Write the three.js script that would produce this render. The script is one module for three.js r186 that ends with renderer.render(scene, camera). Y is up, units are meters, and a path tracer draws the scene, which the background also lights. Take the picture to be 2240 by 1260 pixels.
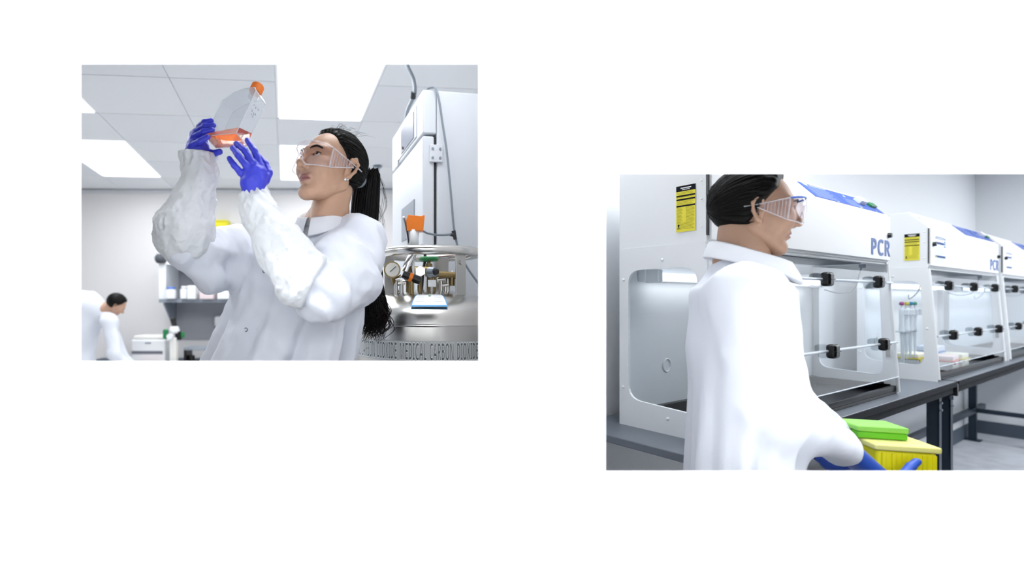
import * as THREE from 'three';
import { RoundedBoxGeometry } from 'three/addons/geometries/RoundedBoxGeometry.js';
import { ConvexGeometry } from 'three/addons/geometries/ConvexGeometry.js';
import { RectAreaLightUniformsLib } from 'three/addons/lights/RectAreaLightUniformsLib.js';
import { mergeGeometries, mergeVertices } from 'three/addons/utils/BufferGeometryUtils.js';
import { FontLoader } from 'three/addons/loaders/FontLoader.js';
import { TextGeometry } from 'three/addons/geometries/TextGeometry.js';
import { createNoise3D } from 'simplex-noise';

// ---------------------------------------------------------------- camera, light, exposure
const W = 2240, H = 1260, FOCAL = 1080, PX = 830, PY = 655, EYE = 1.367;
const scene = new THREE.Scene();
scene.background = new THREE.Color(0x000000);
const camera = new THREE.PerspectiveCamera(2 * Math.atan(H / 2 / FOCAL) * 180 / Math.PI, W / H, 0.05, 60);
camera.position.set(0, EYE, 0);
camera.lookAt(0, EYE, -1);
camera.setViewOffset(W, H, W / 2 - PX, H / 2 - PY, W, H);
camera.focus = 1.72;
camera.userData.fStop = 1.5;
camera.updateProjectionMatrix();
const renderer = new THREE.WebGLRenderer();
renderer.toneMapping = THREE.LinearToneMapping;
renderer.toneMappingExposure = 1.0;
renderer.shadowMap.enabled = true;
RectAreaLightUniformsLib.init();
const GLOW = { hall: 26, hallMid: 8.5, left: 9.8, right: 10.6, hood: 2.5 };           // radiance of the lamp panels, by room
const LAMP_COLOR = new THREE.Color().setRGB(0.965, 0.985, 1.0);

// ---------------------------------------------------------------- helpers
const V3 = (x, y, z) => new THREE.Vector3(x, y, z);
const P = (u, v, d) => V3((u - PX) / FOCAL * d, EYE - (v - PY) / FOCAL * d, -d);      // photo pixel at a known depth
function rng(seed) { let a = seed >>> 0; return () => { a = (a + 0x6D2B79F5) >>> 0; let t = a; t = Math.imul(t ^ (t >>> 15), t | 1); t ^= t + Math.imul(t ^ (t >>> 7), t | 61); return ((t ^ (t >>> 14)) >>> 0) / 4294967296; }; }
const R = rng(11);
const noise3 = createNoise3D(rng(5));
const taken = {};
function numbered(name) { const n = taken[name] = (taken[name] ?? -1) + 1; return n ? name + '_' + String(n).padStart(3, '0') : name; }
function tag(o, label, category, group, kind) { o.userData.label = label; o.userData.category = category; if (group) o.userData.group = group; if (kind) o.userData.kind = kind; return o; }
function thing(name, label, category, at = V3(0, 0, 0), turn = 0, group) {
  const o = new THREE.Group(); o.name = numbered(name); o.position.copy(at); o.rotation.y = turn; scene.add(o);
  return tag(o, label, category, group);
}
function part(parent, name, geo, mat, label) {
  const m = new THREE.Mesh(geo, mat); m.name = name; m.castShadow = m.receiveShadow = true; parent.add(m);
  if (label) m.userData.label = label;
  return m;
}
function structure(name, geo, mat, label, category) {
  const m = new THREE.Mesh(geo, mat); m.name = numbered(name); m.castShadow = m.receiveShadow = true; scene.add(m);
  return tag(m, label, category, null, 'structure');
}
const fix = (g) => {
  if (!g.attributes.normal) g.computeVertexNormals();
  if (!g.attributes.uv) g.setAttribute('uv', new THREE.BufferAttribute(new Float32Array(g.attributes.position.count * 2), 2));
  if (!g.index) { const n = g.attributes.position.count, ix = new Uint32Array(n); for (let i = 0; i < n; i++) ix[i] = i; g.setIndex(new THREE.BufferAttribute(ix, 1)); }
  for (const k of Object.keys(g.attributes)) if (!['position', 'normal', 'uv', 'color'].includes(k)) g.deleteAttribute(k);
  return g;
};
const merge = (list) => mergeGeometries(list.map(fix), false);
const box = (w, h, d, x = 0, y = 0, z = 0, r = 0) => (r ? new RoundedBoxGeometry(w, h, d, 2, Math.min(r, w / 2.02, h / 2.02, d / 2.02)) : new THREE.BoxGeometry(w, h, d)).translate(x, y, z);
const span = (x0, x1, y0, y1, z0, z1, r = 0) => box(x1 - x0, y1 - y0, z1 - z0, (x0 + x1) / 2, (y0 + y1) / 2, (z0 + z1) / 2, r);
function rod(a, b, r0, r1 = r0, seg = 12) {
  const d = b.clone().sub(a), g = new THREE.CylinderGeometry(r1, r0, d.length(), seg);
  g.applyQuaternion(new THREE.Quaternion().setFromUnitVectors(V3(0, 1, 0), d.clone().normalize()));
  return g.translate((a.x + b.x) / 2, (a.y + b.y) / 2, (a.z + b.z) / 2);
}
const tube = (pts, r, seg = 40, rad = 8, closed = false) => new THREE.TubeGeometry(new THREE.CatmullRomCurve3(pts, closed), seg, r, rad, closed);
const lathe = (pts, seg = 64) => new THREE.LatheGeometry(pts.map(([x, y]) => new THREE.Vector2(x, y)), seg);
function extrude(outline, depth, holes = [], bevel = 0) {
  const s = new THREE.Shape(outline.map(([x, y]) => new THREE.Vector2(x, y)));
  for (const h of holes) s.holes.push(new THREE.Path(h.map(([x, y]) => new THREE.Vector2(x, y))));
  return new THREE.ExtrudeGeometry(s, { depth, bevelEnabled: bevel > 0, bevelSize: bevel, bevelThickness: bevel, bevelSegments: 2, curveSegments: 10 });
}
function roundedOutline(pts, r, n = 6) {       // polygon with its corners rounded
  const out = [];
  pts.forEach((p, i) => {
    const a = pts[(i + pts.length - 1) % pts.length], b = pts[(i + 1) % pts.length];
    const la = Math.hypot(a[0] - p[0], a[1] - p[1]), lb = Math.hypot(b[0] - p[0], b[1] - p[1]), q = Math.min(r, la / 2, lb / 2);
    const s = [p[0] + (a[0] - p[0]) / la * q, p[1] + (a[1] - p[1]) / la * q], e = [p[0] + (b[0] - p[0]) / lb * q, p[1] + (b[1] - p[1]) / lb * q];
    for (let k = 0; k <= n; k++) { const t = k / n, u = 1 - t; out.push([u * u * s[0] + 2 * u * t * p[0] + t * t * e[0], u * u * s[1] + 2 * u * t * p[1] + t * t * e[1]]); }
  });
  return out;
}
function quadGeo(a, b, c, d) {                  // a flat print: a lower left, b lower right, c upper right, d upper left
  const g = new THREE.BufferGeometry();
  g.setAttribute('position', new THREE.Float32BufferAttribute([...a.toArray(), ...b.toArray(), ...c.toArray(), ...d.toArray()], 3));
  g.setAttribute('uv', new THREE.Float32BufferAttribute([0, 0, 1, 0, 1, 1, 0, 1], 2));
  g.setIndex([0, 1, 2, 0, 2, 3]); g.computeVertexNormals();
  return g;
}

// ---- signed distance shapes, meshed with surface nets
const mix = (a, b, t) => a + (b - a) * t;
const clamp = (x, a, b) => x < a ? a : x > b ? b : x;
const sstep = (a, b, x) => { const t = clamp((x - a) / (b - a), 0, 1); return t * t * (3 - 2 * t); };
const smin = (a, b, k) => { const h = Math.max(k - Math.abs(a - b), 0) / k; return Math.min(a, b) - h * h * k * 0.25; };
const smax = (a, b, k) => -smin(-a, -b, k);
function cap(a, b, ra, rb) {
  const ax = a.x, ay = a.y, az = a.z, dx = b.x - ax, dy = b.y - ay, dz = b.z - az, L = dx * dx + dy * dy + dz * dz || 1e-9;
  return (x, y, z) => {
    const px = x - ax, py = y - ay, pz = z - az, t = clamp((px * dx + py * dy + pz * dz) / L, 0, 1);
    const qx = px - dx * t, qy = py - dy * t, qz = pz - dz * t;
    return Math.sqrt(qx * qx + qy * qy + qz * qz) - (ra + (rb - ra) * t);
  };
}
function ell(c, rx, ry, rz) {
  const m = Math.min(rx, ry, rz);
  return (x, y, z) => {
    const px = (x - c.x), py = (y - c.y), pz = (z - c.z);
    const k0 = Math.hypot(px / rx, py / ry, pz / rz), k1 = Math.hypot(px / rx / rx, py / ry / ry, pz / rz / rz);
    return k0 < 1e-6 ? -m : k0 * (k0 - 1) / k1;
  };
}
const ball = (c, r) => (x, y, z) => Math.hypot(x - c.x, y - c.y, z - c.z) - r;
const chain = (pts, radii, k = 0.01) => { const caps = []; for (let i = 0; i + 1 < pts.length; i++) caps.push(cap(pts[i], pts[i + 1], radii[i], radii[i + 1])); return (x, y, z) => { let d = caps[0](x, y, z); for (let i = 1; i < caps.length; i++) d = smin(d, caps[i](x, y, z), k); return d; }; };
const union = (list, k) => (x, y, z) => { let d = list[0](x, y, z); for (let i = 1; i < list.length; i++) d = smin(d, list[i](x, y, z), k); return d; };
function netMesh(lo, hi, h, f, slack = 0.03) {
  const nx = Math.ceil((hi.x - lo.x) / h) + 1, ny = Math.ceil((hi.y - lo.y) / h) + 1, nz = Math.ceil((hi.z - lo.z) / h) + 1;
  const F = new Float32Array(nx * ny * nz).fill(1), B = 6, at = (i, j, k) => i + nx * (j + ny * k);
  for (let bk = 0; bk < nz; bk += B) for (let bj = 0; bj < ny; bj += B) for (let bi = 0; bi < nx; bi += B) {
    const c = f(lo.x + (bi + B / 2 - .5) * h, lo.y + (bj + B / 2 - .5) * h, lo.z + (bk + B / 2 - .5) * h);
    const far = Math.abs(c) > B * h * 1.1 + slack;
    for (let k = bk; k < Math.min(nz, bk + B); k++) for (let j = bj; j < Math.min(ny, bj + B); j++) for (let i = bi; i < Math.min(nx, bi + B); i++)
      F[at(i, j, k)] = far ? c : f(lo.x + i * h, lo.y + j * h, lo.z + k * h);
  }
  const ids = new Int32Array(nx * ny * nz).fill(-1), pos = [], idx = [];
  const C = [[0, 0, 0], [1, 0, 0], [0, 1, 0], [1, 1, 0], [0, 0, 1], [1, 0, 1], [0, 1, 1], [1, 1, 1]];
  const E = [[0, 1], [2, 3], [4, 5], [6, 7], [0, 2], [1, 3], [4, 6], [5, 7], [0, 4], [1, 5], [2, 6], [3, 7]];
  const v = new Float64Array(8);
  for (let k = 0; k + 1 < nz; k++) for (let j = 0; j + 1 < ny; j++) for (let i = 0; i + 1 < nx; i++) {
    let m = 0; for (let c = 0; c < 8; c++) { v[c] = F[at(i + C[c][0], j + C[c][1], k + C[c][2])]; if (v[c] < 0) m |= 1 << c; }
    if (m === 0 || m === 255) continue;
    let x = 0, y = 0, z = 0, n = 0;
    for (const [a, b] of E) if ((v[a] < 0) !== (v[b] < 0)) { const t = v[a] / (v[a] - v[b]); x += mix(C[a][0], C[b][0], t); y += mix(C[a][1], C[b][1], t); z += mix(C[a][2], C[b][2], t); n++; }
    ids[at(i, j, k)] = pos.length / 3;
    pos.push(lo.x + (i + x / n) * h, lo.y + (j + y / n) * h, lo.z + (k + z / n) * h);
  }
  const quad = (a, b, c, d, flip) => { if (a < 0 || b < 0 || c < 0 || d < 0) return; if (flip) idx.push(a, c, b, a, d, c); else idx.push(a, b, c, a, c, d); };
  for (let k = 1; k + 1 < nz; k++) for (let j = 1; j + 1 < ny; j++) for (let i = 1; i + 1 < nx; i++) {
    const s = F[at(i, j, k)] < 0;
    if (s !== F[at(i + 1, j, k)] < 0) quad(ids[at(i, j - 1, k - 1)], ids[at(i, j, k - 1)], ids[at(i, j, k)], ids[at(i, j - 1, k)], !s);
    if (s !== F[at(i, j + 1, k)] < 0) quad(ids[at(i - 1, j, k - 1)], ids[at(i - 1, j, k)], ids[at(i, j, k)], ids[at(i, j, k - 1)], !s);
    if (s !== F[at(i, j, k + 1)] < 0) quad(ids[at(i - 1, j - 1, k)], ids[at(i, j - 1, k)], ids[at(i, j, k)], ids[at(i - 1, j, k)], !s);
  }
  const g = new THREE.BufferGeometry();
  g.setAttribute('position', new THREE.Float32BufferAttribute(pos, 3)); g.setIndex(idx); g.computeVertexNormals();
  return g;
}
function bounds(pts, pad) { const b = new THREE.Box3().setFromPoints(pts); b.expandByScalar(pad); return [b.min, b.max]; }
const paint = (g, fn) => { const p = g.attributes.position, c = new Float32Array(p.count * 3); for (let i = 0; i < p.count; i++) { const q = fn(p.getX(i), p.getY(i), p.getZ(i)); c.set(q, i * 3); } g.setAttribute('color', new THREE.BufferAttribute(c, 3)); return g; };

// ---- materials
const mat = (hex, roughness = 0.6, extra = {}) => new THREE.MeshStandardMaterial({ color: hex, roughness, ...extra });
function noiseTexture(size, fn, srgb) {
  const d = new Uint8Array(size * size * 4);
  for (let y = 0; y < size; y++) for (let x = 0; x < size; x++) { const q = fn(x, y); const o = (y * size + x) * 4; d[o] = q[0]; d[o + 1] = q[1]; d[o + 2] = q[2]; d[o + 3] = 255; }
  const t = new THREE.DataTexture(d, size, size); t.wrapS = t.wrapT = THREE.RepeatWrapping; t.magFilter = THREE.LinearFilter; t.minFilter = THREE.LinearMipmapLinearFilter; t.generateMipmaps = true; if (srgb) t.colorSpace = THREE.SRGBColorSpace; t.needsUpdate = true; return t;
}
function canvasTexture(w, h, draw) {
  const c = document.createElement('canvas'); c.width = w; c.height = h; draw(c.getContext('2d'), w, h);
  const t = new THREE.CanvasTexture(c); t.colorSpace = THREE.SRGBColorSpace; t.anisotropy = 8; return t;
}
const grainTex = noiseTexture(256, () => { const n = 200 + R() * 55; return [n, n, n]; });
const floorTex = noiseTexture(256, (x, y) => { const n = 0.93 + 0.05 * noise3(x / 40, y / 40, 3) + (R() < 0.03 ? -0.12 : 0) + R() * 0.03; return [196 * n, 201 * n, 210 * n]; }, true);
floorTex.repeat.set(6, 6);
const M = {
  plaster: mat(0xe9eaec, 0.9), plasterLeft: mat(0xe8e7e8, 0.9), plasterRight: mat(0xebeef2, 0.85), tile: mat(0xe4e7eb, 0.95, { bumpMap: grainTex, bumpScale: 0.0006 }), tileAlt: mat(0xe1e4e9, 0.95, { bumpMap: grainTex, bumpScale: 0.0006 }),
  tbar: mat(0xdadde2, 0.7), white: mat(0xeceff2, 0.45), freezer: mat(0xd0d5dc, 0.45), warmWhite: mat(0xebeae6, 0.5), coatWhite: mat(0xdee2ec, 0.85), cover: mat(0xdcdfe3, 0.75), shirt: mat(0xf2f3f6, 0.85),
  glove: mat(0x3a41cc, 0.45), gloveDark: mat(0x2e52b0, 0.45), skin: new THREE.MeshPhysicalMaterial({ color: 0xffffff, vertexColors: true, roughness: 0.48 }),
  hair: new THREE.MeshPhysicalMaterial({ color: 0x060505, roughness: 0.5, specularIntensity: 0.35 }), hairBrown: new THREE.MeshPhysicalMaterial({ color: 0x160c08, roughness: 0.5, specularIntensity: 0.35 }), black: mat(0x0e0f12, 0.35), blackGloss: new THREE.MeshPhysicalMaterial({ color: 0x05060a, roughness: 0.22, specularIntensity: 0.14 }), darkSteel: mat(0x2d3a49, 0.4, { metalness: 0.3 }), greySteel: mat(0x8d97a3, 0.35, { metalness: 0.6 }),
  benchTop: mat(0x666d77, 0.35), benchEdge: new THREE.MeshPhysicalMaterial({ color: 0x1b1e24, roughness: 0.7, specularIntensity: 0.25 }), steel: mat(0xc9c8c5, 0.24, { metalness: 1 }), steelRough: mat(0xbdbbb7, 0.36, { metalness: 1 }), brass: mat(0x857450, 0.38, { metalness: 0.9 }), chrome: mat(0xe6e8ea, 0.08, { metalness: 1 }),
  orange: mat(0xf07d12, 0.4), green: mat(0x1e7a45, 0.4), greyPlastic: mat(0x8f97a3, 0.5), screen: mat(0x545e76, 0.4), cable: mat(0x7d8791, 0.5), cableDark: mat(0x23262b, 0.5), baseboard: mat(0x4e5a68, 0.6), shelfBack: mat(0xa6a9b1, 0.8), greySlot: mat(0x6d727c, 0.6),
  floor: new THREE.MeshStandardMaterial({ map: floorTex, roughness: 0.4 }), trousers: mat(0x23252d, 0.9), shoe: mat(0x1a1a1c, 0.6), yellow: mat(0xe9df12, 0.45), paleYellow: mat(0xe4e08a, 0.45), lime: mat(0x66c21e, 0.45),
  acrylic: new THREE.MeshPhysicalMaterial({ color: 0xf6fafd, roughness: 0.02, transmission: 1, thickness: 0, ior: 1.45, side: THREE.DoubleSide }),
  flask: new THREE.MeshPhysicalMaterial({ color: 0xf3f6f9, roughness: 0.05, transmission: 0.78, thickness: 0, ior: 1.5, side: THREE.DoubleSide }),
  flaskEdge: new THREE.MeshPhysicalMaterial({ color: 0xf4f7fa, roughness: 0.25, transmission: 0.45, thickness: 0, ior: 1.5 }),
  goggle: new THREE.MeshPhysicalMaterial({ color: 0xfaf4f6, roughness: 0.02, transmission: 1, thickness: 0, ior: 1.75, side: THREE.DoubleSide }),
  goggleRim: new THREE.MeshPhysicalMaterial({ color: 0xf0eef2, roughness: 0.12, transmission: 0.6, thickness: 0, ior: 1.5 }),
  glass: new THREE.MeshPhysicalMaterial({ color: 0xf4f8fa, roughness: 0.02, transmission: 1, thickness: 0, ior: 1.5, side: THREE.DoubleSide }),
  clearPlastic: new THREE.MeshPhysicalMaterial({ color: 0xf1f4f6, roughness: 0.2, transmission: 0.5, thickness: 0, side: THREE.DoubleSide }),
  glow: new THREE.MeshStandardMaterial({ color: 0xffffff, emissive: 0xffffff, emissiveIntensity: 1.25, roughness: 0.6 }),
  tubeGlow: new THREE.MeshStandardMaterial({ color: 0xffffff, emissive: 0xf4f9ff, emissiveIntensity: 2.2, roughness: 0.5 }),
};
function panelLight(parent, w, h, radiance, at, turnY = 0) {     // an area light facing down, just under a lamp's glowing face
  const l = new THREE.RectAreaLight(LAMP_COLOR, radiance, w, h);
  l.position.copy(at); l.rotation.set(-Math.PI / 2, 0, turnY, 'XYZ'); parent.add(l); return l;
}
console.log('helpers ready');

// ================================================================= the setting
const WALL_Z = -1.0, WT = 0.06, LEFT_FLOOR = 0.2, LEFT_CEIL = 2.85, RIGHT_CEIL = 2.72, HALL_CEIL = 2.7;
{ // the white wall with its two cut-outs, their edges splayed away from the hall
  const rect = (u0, v0, u1, v1) => { const a = P(u0, v1, 1.0), b = P(u1, v0, 1.0); return [a.x, a.y, b.x, b.y]; };
  const holes = [rect(177, 140, 1047, 790), rect(1325, 380, 2330, 1030)], outer = [-5.2, 0, 8.8, 3.0], geos = [];
  const path = ([x0, y0, x1, y1]) => [[x0, y0], [x1, y0], [x1, y1], [x0, y1]];
  const face = (hs) => { const s = new THREE.Shape(path(outer).map((p) => new THREE.Vector2(...p))); for (const h of hs) s.holes.push(new THREE.Path(path(h).reverse().map((p) => new THREE.Vector2(...p)))); return new THREE.ShapeGeometry(s); };
  const grown = holes.map(([a, b, c, d], i) => [a - .08, b - .05, c + (i ? .08 : .05), d + .08]);
  geos.push(face(holes).translate(0, 0, WALL_Z), face(grown).rotateY(Math.PI).scale(-1, 1, 1).translate(0, 0, WALL_Z - WT));
  holes.forEach((h, i) => { const a = path(h), b = path(grown[i]); for (let k = 0; k < 4; k++) { const n = (k + 1) % 4; geos.push(quadGeo(V3(...a[k], WALL_Z), V3(...a[n], WALL_Z), V3(...b[n], WALL_Z - WT), V3(...b[k], WALL_Z - WT))); } });
  structure('wall_front', merge(geos), new THREE.MeshStandardMaterial({ color: 0xfafafa, roughness: 0.9, side: THREE.DoubleSide }), 'plain white wall with two rectangular openings onto the laboratories', 'wall');
}
function wallBetween(name, x1, z1, x2, z2, y0, y1, t, m, label, side = 1) {      // its visible face runs from 1 to 2; it is t thick behind that
  const dx = x2 - x1, dz = z2 - z1, L = Math.hypot(dx, dz), g = new THREE.BoxGeometry(L, y1 - y0, t).translate(L / 2, (y0 + y1) / 2, -side * t / 2);
  g.rotateY(-Math.atan2(dz, dx)).translate(x1, 0, z1);
  return structure(name, g, m, label, 'wall');
}
// the hall the two openings face
structure('floor', span(-2.6, 3.4, -0.1, 0, WALL_Z + .001, 3.2), mat(0xe4e4e4, 0.8), 'pale floor of the hall in front of the white wall', 'floor');
structure('ceiling', span(-2.6, 3.4, HALL_CEIL, HALL_CEIL + .1, WALL_Z + .001, 3.2), M.plaster, 'white ceiling of the hall', 'ceiling');
structure('wall_rear', span(-2.6, 3.4, 0, HALL_CEIL, 3.2, 3.3), M.plaster, 'white rear wall of the hall', 'wall');
structure('wall_hall_left', span(-2.7, -2.6, 0, HALL_CEIL, WALL_Z + .001, 3.2), M.plaster, 'white left wall of the hall', 'wall');
structure('wall_hall_right', span(3.4, 3.5, 0, HALL_CEIL, WALL_Z + .001, 3.2), M.plaster, 'white right wall of the hall', 'wall');
for (let k = 0; k < 6; k++) {
  const t = thing('hall_light', k < 3 ? 'long ceiling light panel washing the white wall with the two openings' : 'long ceiling light panel in the middle of the hall', 'ceiling light', V3(-1.3 + (k % 3) * 1.6, HALL_CEIL - 0.03, k < 3 ? -0.60 : 1.40), 0, k < 3 ? 'wall washing lights in the hall' : 'middle row of hall lights');
  const hd = k < 3 ? .17 : .27;
  part(t, 'frame', span(-0.65, .65, 0, .03, -hd - .03, hd + .03, .006), M.white); part(t, 'diffuser', span(-0.62, .62, -.006, 0, -hd, hd), M.glow);
  panelLight(t, 1.24, 2 * hd, k < 3 ? GLOW.hall : GLOW.hallMid, V3(0, -.012, 0));
}
// left laboratory
const LEFT_BACK = -6.65;
structure('floor', span(-5.1, 2.3, LEFT_FLOOR - .1, LEFT_FLOOR, LEFT_BACK - .1, WALL_Z - WT), mat(0xe6e7e8, .5), 'pale floor of the laboratory with the standing person', 'floor');
structure('wall_back', span(-5.1, 2.3, LEFT_FLOOR, LEFT_CEIL + .1, LEFT_BACK - .1, LEFT_BACK), M.plasterLeft, 'pale grey back wall behind the shelf unit', 'wall');
structure('wall_left', span(-5.1, -5.0, LEFT_FLOOR, LEFT_CEIL + .1, LEFT_BACK, WALL_Z - WT), M.plasterLeft, 'pale grey side wall of the laboratory', 'wall');
wallBetween('wall_partition', 0.30, WALL_Z - WT, 0.455, -1.733, 0, 3.0, 0.05, M.plasterLeft, 'short partition wall between the two laboratories');
wallBetween('wall_right', 0.455, -1.733, 2.0, -6.64, 0, 3.0, 0.05, M.plasterLeft, 'pale grey side wall behind the tall white cabinet', -1);
structure('trim', span(-5.0, 1.9, LEFT_CEIL - .055, LEFT_CEIL - .012, LEFT_BACK, LEFT_BACK + .03), M.tbar, 'grey wall angle where the tiled ceiling meets the back wall', 'trim').name = 'trim_1';
// tiled ceiling: a slab carrying a grid of tiles, recessed joints between them
const gridC = V3(Math.cos(0.087), 0, -Math.sin(0.087)), gridG = V3(-Math.sin(0.19), 0, -Math.cos(0.19)), TILE = 0.70;
const gridO = P(611, 257, FOCAL * (LEFT_CEIL - EYE) / (PY - 257)); gridO.addScaledVector(gridC, -.02).addScaledVector(gridG, .02);
const gridAt = (i, j) => gridO.clone().addScaledVector(gridC, TILE * i).addScaledVector(gridG, TILE * j);
function gridPrism(w, d, y0, y1) {              // a slab w by d along the grid's own directions, centred on its cell
  const g = new THREE.BoxGeometry(w, y1 - y0, d).translate(0, (y0 + y1) / 2, 0), p = g.attributes.position;
  for (let i = 0; i < p.count; i++) { const a = p.getX(i), b = -p.getZ(i), y = p.getY(i); p.setXYZ(i, gridC.x * a + gridG.x * b, y, gridC.z * a + gridG.z * b); }
  g.computeVertexNormals(); return g;
}
{
  const ceil = structure('ceiling', span(-5.1, 2.3, LEFT_CEIL + .004, LEFT_CEIL + .1, LEFT_BACK - .1, WALL_Z - WT), M.tbar, 'suspended tile ceiling of the laboratory with the standing person', 'ceiling');
  const lampCell = (i, j) => ((i % 3) + 3) % 3 === 0 && [-6, -5, -4, -2, -1, 1, 2].includes(j) && j !== -6;
  const tileGeo = gridPrism(TILE - .007, TILE - .007, -.003, .012);
  for (let i = -7; i <= 3; i++) for (let j = -5; j <= 3; j++) {
    const c = gridAt(i + .5, j + .5);
    if (c.z < LEFT_BACK + .33 || c.z > WALL_Z - WT - .38 || c.x < -4.6 || c.x > .40 + (-c.z - 1.8) * .29 - .30 || lampCell(i, j)) continue;
    const m = part(ceil, 'ceiling_tile', tileGeo, (i + j) & 1 ? M.tile : M.tileAlt); m.position.set(c.x, LEFT_CEIL, c.z);
  }
  const lampLabels = { '0,-2': 'large glowing ceiling panel between the flask and the grey conduit', '-3,-2': 'glowing ceiling panel high above the bending person', '0,1': 'glowing ceiling panel behind the head of the person with goggles', '-3,1': 'glowing ceiling panel level with the raised blue glove and over-sleeve' };
  for (const i of [-6, -3, 0]) for (const [j, n] of [[-4, 1], [-2, 2], [1, 2]]) {
    const c = gridAt(i + .5, j + n / 2); c.y = LEFT_CEIL;
    if (c.x < -4.5 || c.z > WALL_Z - WT - .3) continue;
    const label = lampLabels[i + ',' + j] ? lampLabels[i + ',' + j] : n === 1 ? 'square glowing ceiling panel over the standing person' : j === -2 ? 'large glowing rectangular panel in the near row of the tiled ceiling' : 'glowing rectangular panel in the ceiling row next to the back wall';
    const t = thing('ceiling_light', label, 'ceiling light', c, 0, n === 1 ? 'square panels near the opening' : j === -2 ? 'near row of ceiling panels' : 'far row of ceiling panels');
    part(t, 'frame', gridPrism(TILE - .006, TILE * n - .006, .0, .014), M.white);
    part(t, 'diffuser', gridPrism(TILE - .04, TILE * n - .04, -.01, .0), M.glow);
    panelLight(t, TILE - .06, TILE * n - .06, GLOW.left, V3(0, -.016, 0), 0.14);
  }
}
// right laboratory: its back wall and benches run along A, at PHI to the picture
const PHI = 0.533, COS = Math.cos(PHI), SIN = Math.sin(PHI);
const H0 = V3(1.056, 0, -1.6);                                                   // hood 1, upper front left corner, on plan
const RW = (t, y, n) => V3(H0.x + COS * t + SIN * n, y, H0.z - SIN * t + COS * n);  // t along the bench, n towards the room
const BENCH_Y = EYE - 0.467, WALL_N = -0.42, END_T = 6.15;
{
  const a = RW(-0.45, 0, WALL_N), b = RW(END_T, 0, WALL_N), c = RW(END_T, 0, 4.2);
  wallBetween('wall_bench_side', a.x, a.z, b.x, b.z, 0, RIGHT_CEIL, .08, M.plasterRight, 'pale blue white wall behind the row of benchtop cabinets');
  wallBetween('wall_end', b.x, b.z, c.x, c.z, 0, RIGHT_CEIL, .08, M.plasterRight, 'pale end wall at the far end of the benches');
  const fl = new THREE.Shape([[.30, -(WALL_Z - WT)], [.46, 1.74], [b.x + .05, -b.z + .05], [c.x + .05, -c.z], [c.x, 1.06]].map((p) => new THREE.Vector2(...p)));
  const flat = (y, t) => new THREE.ExtrudeGeometry(fl, { depth: t, bevelEnabled: false }).rotateX(-Math.PI / 2).translate(0, y, 0);
  const fg = flat(-.1, .1); { const p = fg.attributes.position, uv = fg.attributes.uv; for (let i = 0; i < p.count; i++) uv.setXY(i, p.getX(i) / 6, p.getZ(i) / 6); }
  structure('floor', fg, M.floor, 'speckled blue grey floor under the laboratory benches', 'floor');
  structure('ceiling', flat(RIGHT_CEIL, .1), M.plaster, 'white ceiling over the laboratory benches', 'ceiling');
  const bb = (t0, t1, n0, n1) => span(t0, t1, 0, .13, -n1, -n0).translate(0, 0, 0);
  const loc = (g) => g.rotateY(PHI).translate(H0.x, 0, H0.z);
  structure('baseboard_back', loc(span(-.40, END_T, 0, .13, WALL_N, WALL_N + .012)), M.baseboard, 'dark blue grey baseboard under the benches', 'baseboard');
  structure('baseboard_end', loc(span(END_T - .012, END_T, 0, .13, WALL_N + .012, 3.6)), M.baseboard, 'dark blue grey baseboard of the end wall', 'baseboard');
  for (const [t, n, sq] of [[-.13, .02, 1], [.98, .30], [2.2, 1.15], [3.9, 1.4], [5.4, 1.4], [3.2, 2.4], [5.0, 2.7]]) {
    const c = RW(t, RIGHT_CEIL, n); if (c.z > WALL_Z - .35 || c.x > 7.4) continue;
    const l = thing('ceiling_light', sq ? 'squarish ceiling panel in the corner by the first cabinet' : 'bright rectangular ceiling panel over the laboratory benches', 'ceiling light', c, PHI, 'ceiling panels over the benches'), hw = sq ? .32 : .62, hd = sq ? .38 : .32;
    part(l, 'frame', span(-hw, hw, -.012, 0, -hd, hd, .004), M.white); part(l, 'diffuser', span(-hw + .02, hw - .02, -.02, -.012, -hd + .02, hd - .02), M.glow);
    panelLight(l, 2 * hw - .06, 2 * hd - .06, GLOW.right * (sq || n < .4 ? .82 : 1.45), V3(0, -.026, 0));
  }
}
console.log('setting ready');
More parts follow.
